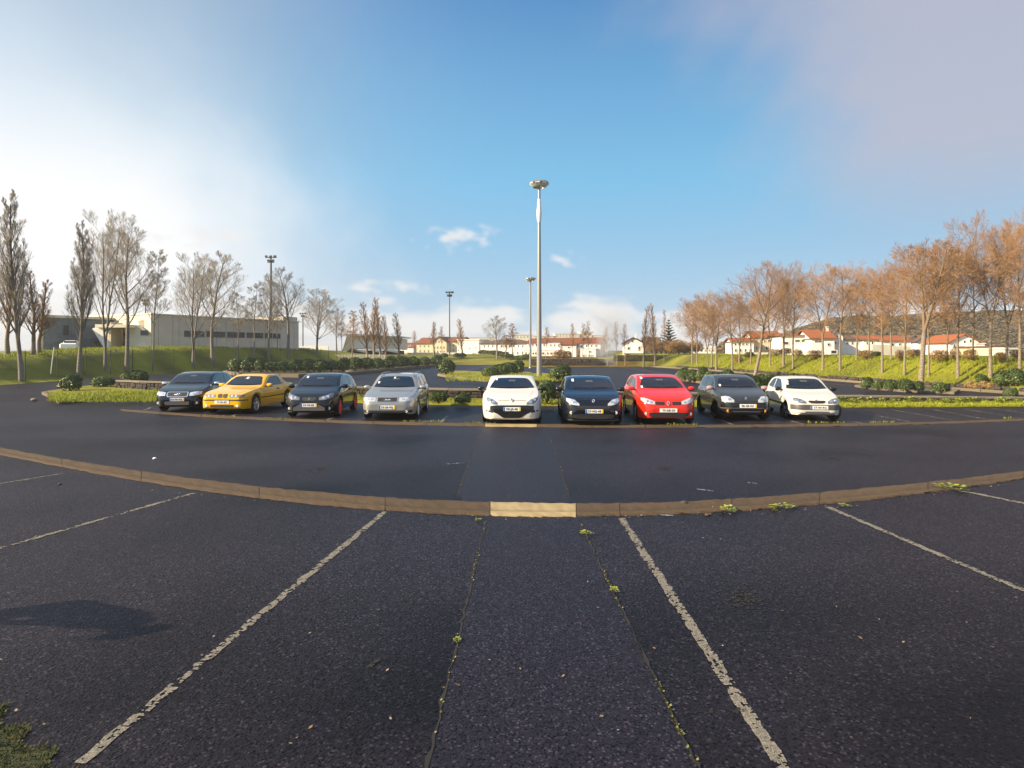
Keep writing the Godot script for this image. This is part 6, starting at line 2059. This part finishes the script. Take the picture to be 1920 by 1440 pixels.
func make_cars() -> void:
	var black := paint(0.004, 0.005, 0.007, 0.0, 0.25)
	# 1 dark blue-green three-door hatchback
	car({"name": "parked_car", "label": "dark blue-green three-door hatchback with a framed grille at the left end of the row", "X": -12.15, "Z": 23.2, "yaw": -6.0, "L": 4.2, "W": 1.76, "R": 0.315, "rim": 0.225, "rims": "five", "rim_mat": M.alloy, "wf": 0.86, "wr": 3.43, "paint": paint(0.003, 0.009, 0.012, 0.1, 0.28),
		"top": [[0, 0.54], [0.05, 0.65], [0.14, 0.73], [0.45, 0.83], [1.0, 0.96], [1.85, 1.36], [2.3, 1.42], [3.0, 1.40], [3.6, 1.29], [4.0, 1.02], [4.12, 0.92], [4.2, 0.6]],
		"belt": [[0, 0.48], [0.1, 0.63], [0.35, 0.75], [1.0, 0.91], [3.2, 0.98], [4.1, 0.92]],
		"ws": [0.985, 0.69, 1.345, 0.53], "stickers": [], "mirror": [1.30, 0.99], "mirror_mat": M.chrome,
		"doors": [[[1.18, 0.32, 0.88], [1.4, 0.27, 0.90], [2.62, 0.27, 0.94]]],
		"windows": [[[1.40, 0.945, 0.965], [1.75, 0.95, 1.18], [2.05, 0.955, 1.30], [2.66, 0.97, 1.335]], [[2.72, 0.97, 1.335], [3.2, 0.985, 1.28], [3.60, 1.0, 1.06]]],
		"bonnet": [[0.22, -0.55, 0.55], [0.5, -0.62, 0.62], [0.98, -0.66, 0.66]],
		"front": [["bumper", sym([[0.0, 0.20, 0.56], [0.45, 0.20, 0.56], [0.78, 0.24, 0.54]]), black, 0.006], ["grille_frame", sym([[0.0, 0.555, 0.735], [0.33, 0.555, 0.735], [0.37, 0.60, 0.72]]), M.chrome, 0.010], ["grille", sym([[0.0, 0.575, 0.715], [0.31, 0.575, 0.715], [0.34, 0.61, 0.70]]), M.black, 0.014], ["air_intake", sym([[0.0, 0.27, 0.40], [0.42, 0.27, 0.40]]), M.grey_plastic, 0.012]],
		"head": [[[0.42, 0.60, 0.71], [0.55, 0.60, 0.735], [0.70, 0.625, 0.745], [0.77, 0.66, 0.745]], M.head_glass, [[0.52, 0.665, 0.045], [0.65, 0.68, 0.045]]], "fog": [[0.66, 0.34, 0.05, M.lamp_glass]],
		"plate": ["62-56-XQ", 0.0, 0.47, true, true], "badge": ["rings", 0.0, 0.645, 0.13], "tail": [0.72, 0.92]})
	# 2 yellow coupe
	var yel := paint(0.74, 0.41, 0.006, 0.0, 0.35)
	car({"name": "parked_car", "label": "bright yellow two-door coupe with a hard top and twin kidney grille", "X": -10.15, "Z": 22.4, "yaw": 4.0, "L": 4.43, "W": 1.71, "R": 0.315, "rim": 0.225, "rims": "five", "rim_mat": M.alloy, "wf": 0.82, "wr": 3.52, "paint": yel, "fr": 0.77,
		"top": [[0, 0.58], [0.04, 0.67], [0.12, 0.725], [0.5, 0.80], [1.35, 0.915], [2.08, 1.28], [2.4, 1.345], [2.85, 1.34], [3.2, 1.25], [3.6, 0.99], [3.75, 0.955], [4.28, 0.93], [4.37, 0.85], [4.43, 0.6]],
		"belt": [[0, 0.52], [0.1, 0.64], [0.5, 0.75], [1.35, 0.87], [3.5, 0.91], [4.3, 0.89]],
		"ws": [0.945, 0.67, 1.27, 0.54], "stickers": [[0.0, 1.20, 0.07]], "mirror": [1.72, 0.95],
		"doors": [[[1.42, 0.30, 0.83], [1.6, 0.27, 0.85], [2.78, 0.27, 0.88]]], "handle": M.black,
		"windows": [[[1.74, 0.905, 0.925], [2.05, 0.91, 1.14], [2.3, 0.915, 1.245], [2.76, 0.92, 1.265], [3.0, 0.925, 1.22], [3.28, 0.93, 0.98]]],
		"trim": [[[[1.20, 0.505, 0.545], [3.14, 0.505, 0.545]], M.black, 0.012], [[[1.22, 0.22, 0.30], [3.13, 0.22, 0.30]], yel, 0.02]],
		"bonnet": [[0.16, -0.50, 0.50], [0.5, -0.58, 0.58], [1.34, -0.62, 0.62]],
		"front": [["bumper", sym([[0.0, 0.21, 0.555], [0.5, 0.21, 0.555], [0.78, 0.23, 0.545]]), yel, 0.010], ["bumper_strip", sym([[0.0, 0.49, 0.525], [0.5, 0.49, 0.525], [0.80, 0.485, 0.52]]), M.black, 0.018], ["air_intake", sym([[0.0, 0.27, 0.345], [0.42, 0.27, 0.345]]), M.black, 0.016], ["kidney_grille", [[0.02, 0.60, 0.70], [0.10, 0.585, 0.71], [0.17, 0.60, 0.70]], M.black, 0.014], ["kidney_grille", [[-0.17, 0.60, 0.70], [-0.10, 0.585, 0.71], [-0.02, 0.60, 0.70]], M.black, 0.014]],
		"head": [[[0.25, 0.60, 0.695], [0.50, 0.60, 0.70], [0.66, 0.60, 0.695], [0.74, 0.61, 0.69]], M.head_dark, [[0.35, 0.65, 0.04], [0.49, 0.65, 0.04], [0.66, 0.65, 0.032, 1]]], "fog": [[0.56, 0.305, 0.045, M.lamp_glass]],
		"plate": ["17-93-KZ", 0.0, 0.435, false, false], "tail": [0.66, 0.82]})
	# 3 black hatchback on red wheels
	car({"name": "parked_car", "label": "black three-door hatchback with bright red wheels", "X": -6.70, "Z": 21.1, "yaw": -2.0, "L": 3.95, "W": 1.70, "R": 0.31, "rim": 0.232, "rims": "seven", "rim_mat": M.alloy_red, "wf": 0.80, "wr": 3.27, "paint": black,
		"top": [[0, 0.55], [0.05, 0.66], [0.15, 0.76], [0.45, 0.86], [0.92, 0.98], [1.66, 1.35], [2.1, 1.43], [2.8, 1.41], [3.35, 1.30], [3.75, 1.02], [3.88, 0.9], [3.95, 0.6]],
		"belt": [[0, 0.49], [0.12, 0.66], [0.4, 0.79], [0.92, 0.93], [3.2, 1.02], [3.8, 0.97]],
		"ws": [1.005, 0.67, 1.35, 0.52], "stickers": [[-0.46, 1.30, 0.06]], "mirror": [1.18, 1.01],
		"doors": [[[1.10, 0.32, 0.90], [1.3, 0.27, 0.92], [2.46, 0.27, 0.96]]],
		"windows": [[[1.32, 0.965, 0.985], [1.6, 0.97, 1.17], [1.9, 0.98, 1.30], [2.48, 0.995, 1.335]], [[2.55, 1.0, 1.33], [2.95, 1.02, 1.28], [3.30, 1.05, 1.14]]],
		"bonnet": [[0.22, -0.52, 0.52], [0.5, -0.60, 0.60], [0.9, -0.64, 0.64]],
		"front": [["bumper", sym([[0.0, 0.20, 0.57], [0.45, 0.20, 0.57], [0.76, 0.24, 0.55]]), black, 0.006], ["air_intake", sym([[0.0, 0.26, 0.47], [0.30, 0.26, 0.47], [0.52, 0.26, 0.36]]), M.grey_plastic, 0.012], ["lip_spoiler", sym([[0.0, 0.195, 0.225], [0.5, 0.195, 0.225], [0.74, 0.21, 0.24]]), M.alloy_dark, 0.02], ["grille", sym([[0.0, 0.58, 0.68], [0.16, 0.58, 0.70], [0.22, 0.62, 0.69]]), M.black, 0.010]],
		"head": [[[0.32, 0.605, 0.69], [0.5, 0.61, 0.75], [0.66, 0.65, 0.80], [0.74, 0.71, 0.82]], M.head_dark, [[0.46, 0.675, 0.045], [0.60, 0.71, 0.045]]], "fog": [[0.65, 0.33, 0.045, M.lamp_glass]],
		"plate": ["37-74-ZR", 0.0, 0.44, true, true], "badge": ["ess", 0.0, 0.645, 0.085], "tail": [0.80, 1.0]})
	# 4 silver estate
	var silver := paint(0.32, 0.32, 0.30, 0.45, 0.3)
	car({"name": "parked_car", "label": "silver estate car with roof rails and four-ring grille badge", "X": -4.0, "Z": 20.5, "yaw": -1.0, "L": 4.55, "W": 1.77, "R": 0.31, "rim": 0.215, "rims": "five", "rim_mat": M.alloy, "wf": 0.92, "wr": 3.57, "paint": silver, "fr": 0.68,
		"top": [[0, 0.56], [0.05, 0.67], [0.14, 0.745], [0.5, 0.83], [1.22, 0.955], [2.0, 1.345], [2.4, 1.42], [3.4, 1.42], [4.1, 1.35], [4.42, 1.05], [4.5, 0.92], [4.55, 0.6]],
		"belt": [[0, 0.5], [0.1, 0.65], [0.4, 0.76], [1.22, 0.905], [4.3, 0.97]],
		"ws": [0.985, 0.69, 1.34, 0.55], "stickers": [[-0.56, 1.14, 0.06], [-0.05, 1.29, 0.05]], "mirror": [1.55, 0.985], "rails": true,
		"doors": [[[1.30, 0.32, 0.87], [1.5, 0.27, 0.89], [2.42, 0.27, 0.915]], [[2.46, 0.27, 0.915], [3.1, 0.27, 0.93], [3.32, 0.60, 0.935]]],
		"windows": [[[1.60, 0.945, 0.965], [1.9, 0.95, 1.17], [2.2, 0.955, 1.29], [2.42, 0.96, 1.325]], [[2.48, 0.96, 1.33], [3.28, 0.975, 1.335]], [[3.34, 0.98, 1.33], [3.9, 0.99, 1.30], [4.15, 1.0, 1.16]]],
		"trim": [[[[1.32, 0.50, 0.535], [3.12, 0.50, 0.535]], silver, 0.018]],
		"bonnet": [[0.20, -0.54, 0.54], [0.5, -0.62, 0.62], [1.2, -0.66, 0.66]],
		"front": [["bumper", sym([[0.0, 0.33, 0.575], [0.5, 0.33, 0.575], [0.80, 0.36, 0.56]]), silver, 0.010], ["grille_frame", sym([[0.0, 0.585, 0.735], [0.33, 0.585, 0.735]]), M.chrome, 0.012], ["grille", sym([[0.0, 0.60, 0.72], [0.31, 0.60, 0.72]]), M.black, 0.016], ["air_intake", sym([[0.0, 0.22, 0.325], [0.55, 0.22, 0.325], [0.78, 0.26, 0.34]]), M.black, 0.008], ["intake_frame", sym([[0.0, 0.225, 0.25], [0.32, 0.225, 0.25]]), silver, 0.018]],
		"head": [[[0.38, 0.605, 0.72], [0.6, 0.605, 0.735], [0.76, 0.615, 0.725], [0.81, 0.63, 0.71]], M.head_glass, [[0.50, 0.67, 0.05], [0.64, 0.67, 0.05]]], "fog": [[0.62, 0.29, 0.04, M.lamp_glass]],
		"plate": ["33-26-VQ", 0.0, 0.425, true, true], "badge": ["rings", 0.0, 0.66, 0.14], "tail": [0.70, 0.84]})
	# 5 white coupe-hatchback over the patched strip
	var meg_top := [[0, 0.54], [0.05, 0.66], [0.15, 0.775], [0.45, 0.88], [1.0, 1.0], [1.85, 1.34], [2.3, 1.415], [2.9, 1.40], [3.5, 1.27], [3.95, 1.09], [4.2, 0.96], [4.3, 0.6]]
	var meg := {"name": "parked_car", "L": 4.3, "W": 1.82, "R": 0.33, "rim": 0.245, "rims": "multi", "rim_mat": M.alloy_dark, "wf": 0.90, "wr": 3.54, "top": meg_top, "lip": 0.16,
		"belt": [[0, 0.47], [0.12, 0.67], [0.4, 0.81], [1.0, 0.955], [3, 1.03], [4.1, 1.0]],
		"ws": [1.03, 0.71, 1.34, 0.55], "mirror": [1.25, 1.03], "mirror_mat": M.black_gloss,
		"doors": [[[1.20, 0.33, 0.92], [1.4, 0.27, 0.94], [2.72, 0.27, 0.985]]],
		"windows": [[[1.42, 0.99, 1.005], [1.75, 0.995, 1.17], [2.1, 1.005, 1.30], [2.74, 1.02, 1.315], [3.2, 1.04, 1.24], [3.5, 1.06, 1.12]]],
		"bonnet": [[0.24, -0.50, 0.50], [0.5, -0.60, 0.60], [0.98, -0.67, 0.67]],
		"tail": [0.80, 0.98]}
	var white := paint(0.64, 0.62, 0.57, 0.0, 0.35)
	var c := meg.duplicate()
	c.merge({"label": "white coupe hatchback with a wide black grille parked at the centre over the patched strip", "X": 0.0, "Z": 19.35, "yaw": 0.0, "paint": white,
		"front": [["bumper", sym([[0.0, 0.16, 0.60], [0.5, 0.17, 0.60], [0.82, 0.20, 0.58]]), white, 0.006], ["grille", sym([[0.0, 0.205, 0.585], [0.26, 0.205, 0.585], [0.44, 0.33, 0.585], [0.62, 0.41, 0.575], [0.66, 0.45, 0.56]]), M.black_gloss, 0.014], ["side_intake", [[0.58, 0.36, 0.43], [0.70, 0.385, 0.44], [0.80, 0.41, 0.43]], M.black, 0.014], ["side_intake", [[-0.80, 0.41, 0.43], [-0.70, 0.385, 0.44], [-0.58, 0.36, 0.43]], M.black, 0.014], ["front_splitter", sym([[0.0, 0.155, 0.18], [0.5, 0.155, 0.18], [0.76, 0.17, 0.195]]), M.grey_plastic, 0.03], ["bonnet_lip", sym([[0.0, 0.716, 0.722], [0.42, 0.722, 0.728]]), M.grey_plastic, 0.010]],
		"head": [[[0.44, 0.595, 0.66], [0.56, 0.615, 0.75], [0.70, 0.66, 0.80], [0.78, 0.73, 0.81]], M.head_dark, [[0.56, 0.68, 0.05], [0.68, 0.75, 0.05]]], "fog": [[0.70, 0.41, 0.035, M.lamp_glass]],
		"plate": ["59-JA-46", 0.0, 0.475, true, true], "badge": ["diamond", 0.0, 0.735, 0.13], "stickers": [[-0.50, 1.29, 0.05]]}, true)
	car(c)
	# 6 black coupe-hatchback
	c = meg.duplicate()
	c.merge({"label": "black coupe hatchback with a bright headlamp between the white and the red car", "X": 2.42, "Z": 18.95, "yaw": 2.0, "paint": paint(0.003, 0.005, 0.011, 0.0, 0.28),
		"front": [["bumper", sym([[0.0, 0.17, 0.60], [0.5, 0.18, 0.60], [0.82, 0.21, 0.58]]), black, 0.006], ["grille", sym([[0.0, 0.50, 0.60], [0.34, 0.50, 0.60], [0.5, 0.55, 0.60]]), M.black, 0.012], ["air_intake", sym([[0.0, 0.22, 0.36], [0.42, 0.22, 0.36], [0.6, 0.26, 0.34]]), M.black, 0.012], ["front_splitter", sym([[0.0, 0.165, 0.19], [0.5, 0.165, 0.19], [0.74, 0.18, 0.205]]), M.grey_plastic, 0.025]],
		"head": [[[0.42, 0.605, 0.66], [0.56, 0.62, 0.77], [0.70, 0.66, 0.80], [0.79, 0.73, 0.815]], M.head_glass, [[0.56, 0.69, 0.06], [0.69, 0.75, 0.06]]], "fog": [[0.66, 0.40, 0.05, M.lamp_glass]],
		"plate": ["37-HQ-48", 0.02, 0.445, true, true], "badge": ["diamond", 0.0, 0.74, 0.12], "stickers": [[-0.52, 1.28, 0.07]]}, true)
	car(c)
	# 7 red hatchback
	var red := paint(0.60, 0.020, 0.008, 0.0, 0.3)
	car({"name": "parked_car", "label": "bright red three-door hatchback with split black grille", "X": 4.72, "Z": 19.3, "yaw": 2.5, "L": 4.2, "W": 1.77, "R": 0.32, "rim": 0.24, "rims": "five", "rim_mat": M.alloy, "wf": 0.82, "wr": 3.44, "paint": red,
		"top": [[0, 0.56], [0.05, 0.67], [0.15, 0.775], [0.45, 0.885], [0.95, 1.01], [1.7, 1.37], [2.15, 1.455], [2.9, 1.44], [3.5, 1.36], [3.8, 1.08], [3.95, 1.0], [4.13, 0.95], [4.2, 0.6]],
		"belt": [[0, 0.5], [0.12, 0.68], [0.4, 0.81], [0.95, 0.96], [3, 1.01], [4.0, 0.96]],
		"ws": [1.04, 0.69, 1.375, 0.55], "stickers": [[-0.56, 1.34, 0.06], [-0.62, 1.08, 0.06]], "mirror": [1.22, 1.03],
		"doors": [[[1.12, 0.33, 0.93], [1.35, 0.27, 0.95], [2.55, 0.27, 0.98]]],
		"windows": [[[1.36, 0.995, 1.01], [1.65, 1.0, 1.18], [1.95, 1.005, 1.33], [2.55, 1.01, 1.37]], [[2.62, 1.015, 1.365], [3.05, 1.03, 1.33], [3.42, 1.06, 1.16]]],
		"trim": [[[[1.30, 0.52, 0.55], [2.95, 0.52, 0.55]], red, 0.02]],
		"bonnet": [[0.24, -0.52, 0.52], [0.5, -0.60, 0.60], [0.93, -0.66, 0.66]],
		"front": [["bumper", sym([[0.0, 0.20, 0.57], [0.5, 0.20, 0.57], [0.80, 0.23, 0.56]]), red, 0.008], ["air_intake", sym([[0.0, 0.245, 0.375], [0.5, 0.245, 0.375], [0.58, 0.28, 0.36]]), M.black, 0.014], ["grille", [[0.12, 0.60, 0.69], [0.38, 0.605, 0.695]], M.black, 0.012], ["grille", [[-0.38, 0.605, 0.695], [-0.12, 0.60, 0.69]], M.black, 0.012]],
		"head": [[[0.40, 0.615, 0.70], [0.56, 0.625, 0.76], [0.70, 0.67, 0.80], [0.78, 0.73, 0.80]], M.head_glass, [[0.50, 0.67, 0.045], [0.62, 0.70, 0.045]]], "fog": [[0.66, 0.33, 0.05, M.lamp_glass]],
		"plate": ["75-AB-20", 0.0, 0.44, false, false], "badge": ["diamond", 0.0, 0.645, 0.14], "tail": [0.72, 0.88]})
	# 8 dark grey small hatchback
	car({"name": "parked_car", "label": "dark grey small hatchback with a pinkish door mirror and black bumper", "X": 7.42, "Z": 20.25, "yaw": 4.5, "L": 3.8, "W": 1.64, "R": 0.29, "rim": 0.19, "rims": "steel", "rim_mat": M.alloy_dark, "wf": 0.74, "wr": 3.21, "paint": paint(0.036, 0.044, 0.050, 0.35, 0.32),
		"top": [[0, 0.55], [0.04, 0.65], [0.12, 0.75], [0.4, 0.86], [0.92, 0.98], [1.56, 1.34], [1.95, 1.415], [2.8, 1.40], [3.3, 1.31], [3.62, 1.0], [3.74, 0.9], [3.8, 0.6]],
		"belt": [[0, 0.49], [0.1, 0.66], [0.4, 0.79], [0.92, 0.93], [3.0, 0.97], [3.7, 0.93]],
		"ws": [1.01, 0.64, 1.34, 0.52], "stickers": [[-0.55, 1.08, 0.06]], "mirror": [1.15, 1.0], "mirror_mat": paint(0.45, 0.26, 0.25, 0.0, 0.4), "steer": 0.3,
		"doors": [[[1.02, 0.33, 0.90], [1.2, 0.27, 0.92], [2.34, 0.27, 0.945]]],
		"windows": [[[1.24, 0.965, 0.98], [1.5, 0.97, 1.17], [1.75, 0.975, 1.30], [2.36, 0.985, 1.335]], [[2.43, 0.985, 1.335], [2.95, 1.0, 1.30], [3.25, 1.02, 1.12]]],
		"trim": [[[[1.06, 0.50, 0.55], [2.86, 0.50, 0.55]], M.grey_plastic, 0.015]],
		"bonnet": [[0.20, -0.46, 0.46], [0.5, -0.56, 0.56], [0.9, -0.61, 0.61]],
		"front": [["bumper", sym([[0.0, 0.20, 0.58], [0.45, 0.20, 0.58], [0.74, 0.24, 0.57]]), M.black_gloss, 0.012], ["bumper_ridge", sym([[0.0, 0.41, 0.435], [0.45, 0.41, 0.435], [0.74, 0.40, 0.425]]), M.grey_plastic, 0.022], ["bumper_ridge", sym([[0.0, 0.30, 0.32], [0.42, 0.30, 0.32]]), M.grey_plastic, 0.02], ["grille", sym([[0.0, 0.61, 0.64], [0.34, 0.615, 0.645]]), M.black, 0.010]],
		"head": [[[0.37, 0.60, 0.67], [0.50, 0.60, 0.775], [0.62, 0.61, 0.785], [0.71, 0.62, 0.76]], M.head_glass, [[0.50, 0.68, 0.055], [0.62, 0.70, 0.05]]], "fog": [[0.56, 0.335, 0.05, M.amber]],
		"plate": ["96-38-OZ", 0.05, 0.49, false, true], "badge": ["diamond", 0.0, 0.72, 0.10], "tail": [0.75, 1.0], "aerial": 2.0})
	# 9 small white hatchback
	var w2 := paint(0.58, 0.57, 0.53, 0.0, 0.4)
	car({"name": "parked_car", "label": "small white hatchback with grey bumper and black side mouldings, last in the row", "X": 9.66, "Z": 20.25, "yaw": 8.5, "L": 3.72, "W": 1.6, "R": 0.285, "rim": 0.19, "rims": "seven", "rim_mat": M.alloy_dark, "wf": 0.72, "wr": 3.11, "paint": w2,
		"top": [[0, 0.52], [0.04, 0.61], [0.12, 0.695], [0.4, 0.79], [1.0, 0.925], [1.66, 1.30], [2.0, 1.365], [2.7, 1.35], [3.1, 1.27], [3.5, 0.99], [3.65, 0.87], [3.72, 0.56]],
		"belt": [[0, 0.46], [0.1, 0.61], [0.4, 0.73], [1.0, 0.88], [2.9, 0.93], [3.6, 0.88]],
		"ws": [0.955, 0.63, 1.29, 0.51], "stickers": [[-0.52, 1.20, 0.07], [-0.54, 1.12, 0.06]], "mirror": [1.25, 0.96], "mirror_mat": M.black_gloss, "steer": 0.35,
		"doors": [[[1.10, 0.33, 0.85], [1.25, 0.27, 0.87], [2.32, 0.27, 0.90]]], "handle": M.black,
		"windows": [[[1.34, 0.92, 0.935], [1.6, 0.925, 1.12], [1.85, 0.93, 1.25], [2.32, 0.94, 1.285]], [[2.42, 0.945, 1.285], [2.8, 0.955, 1.23], [3.1, 0.97, 1.04]]],
		"trim": [[[[1.06, 0.465, 0.525], [2.78, 0.465, 0.525]], M.black, 0.016]],
		"bonnet": [[0.18, -0.44, 0.44], [0.5, -0.54, 0.54], [0.98, -0.60, 0.60]],
		"front": [["bumper", sym([[0.0, 0.19, 0.53], [0.45, 0.19, 0.53], [0.73, 0.22, 0.53]]), w2, 0.008], ["bumper_band", sym([[0.0, 0.365, 0.525], [0.45, 0.365, 0.525], [0.73, 0.37, 0.525]]), M.grey_plastic, 0.016], ["air_intake", sym([[0.0, 0.265, 0.32], [0.36, 0.27, 0.315]]), M.grey_plastic, 0.014], ["grille", sym([[0.0, 0.565, 0.645], [0.18, 0.57, 0.65], [0.25, 0.60, 0.645]]), M.black, 0.012]],
		"head": [[[0.32, 0.56, 0.62], [0.45, 0.565, 0.69], [0.58, 0.59, 0.72], [0.67, 0.64, 0.72]], M.head_dark, [[0.44, 0.625, 0.045], [0.56, 0.65, 0.045]]],
		"plate": ["37-04-RQ", 0.06, 0.44, true, false], "badge": ["chevrons", 0.0, 0.655, 0.10], "tail": [0.70, 0.92], "aerial": 1.95})
	# a small white car standing up on the left bank by the grey building
	var d := 68.0
	var root := thing("parked_van", "pale vehicle half hidden behind the lawn crest beside the grey building", "van", at(132, HZ, d) * Vector3(1, 0, 1) + Vector3(0, H(at(132, HZ, d).x, d), 0), 0.4)
	var b := Buf.new()
	b.box(Vector3(0, 0.75, 0), Vector3(1.6, 0.75, 1.9), Basis(), 0.12); b.box(Vector3(0.1, 1.15, 0), Vector3(1.2, 0.5, 1.5), Basis(), 0.15)
	part("body", b.mesh(M.sticker), root)
	b = Buf.new()
	b.box(Vector3(0.1, 1.2, 0), Vector3(1.06, 0.3, 1.52), Basis(), 0.04)
	part("window", b.mesh(M.glass), root)
	for q in [[-0.5, 0.7], [0.5, 0.7], [-0.5, -0.7], [0.5, -0.7]]: wheel(root, q[0] * 1.5, -q[1], 0.3, 0.19, "steel", M.alloy_dark)

func _ready() -> void:
	rng.seed = 1
	wob.seed = 2; wob.frequency = 0.02; wob.fractal_octaves = 3
	set_up()
	make_materials()
	var steps := [make_ground, make_lines, make_blemishes, make_litter, make_kerbs, make_wall, make_islands, make_left_buildings, make_houses, make_masts, make_fences, make_trees, make_shrubs, make_grass, make_cars, make_boulders, make_person, make_smoke]
	for s in steps:
		s.call()
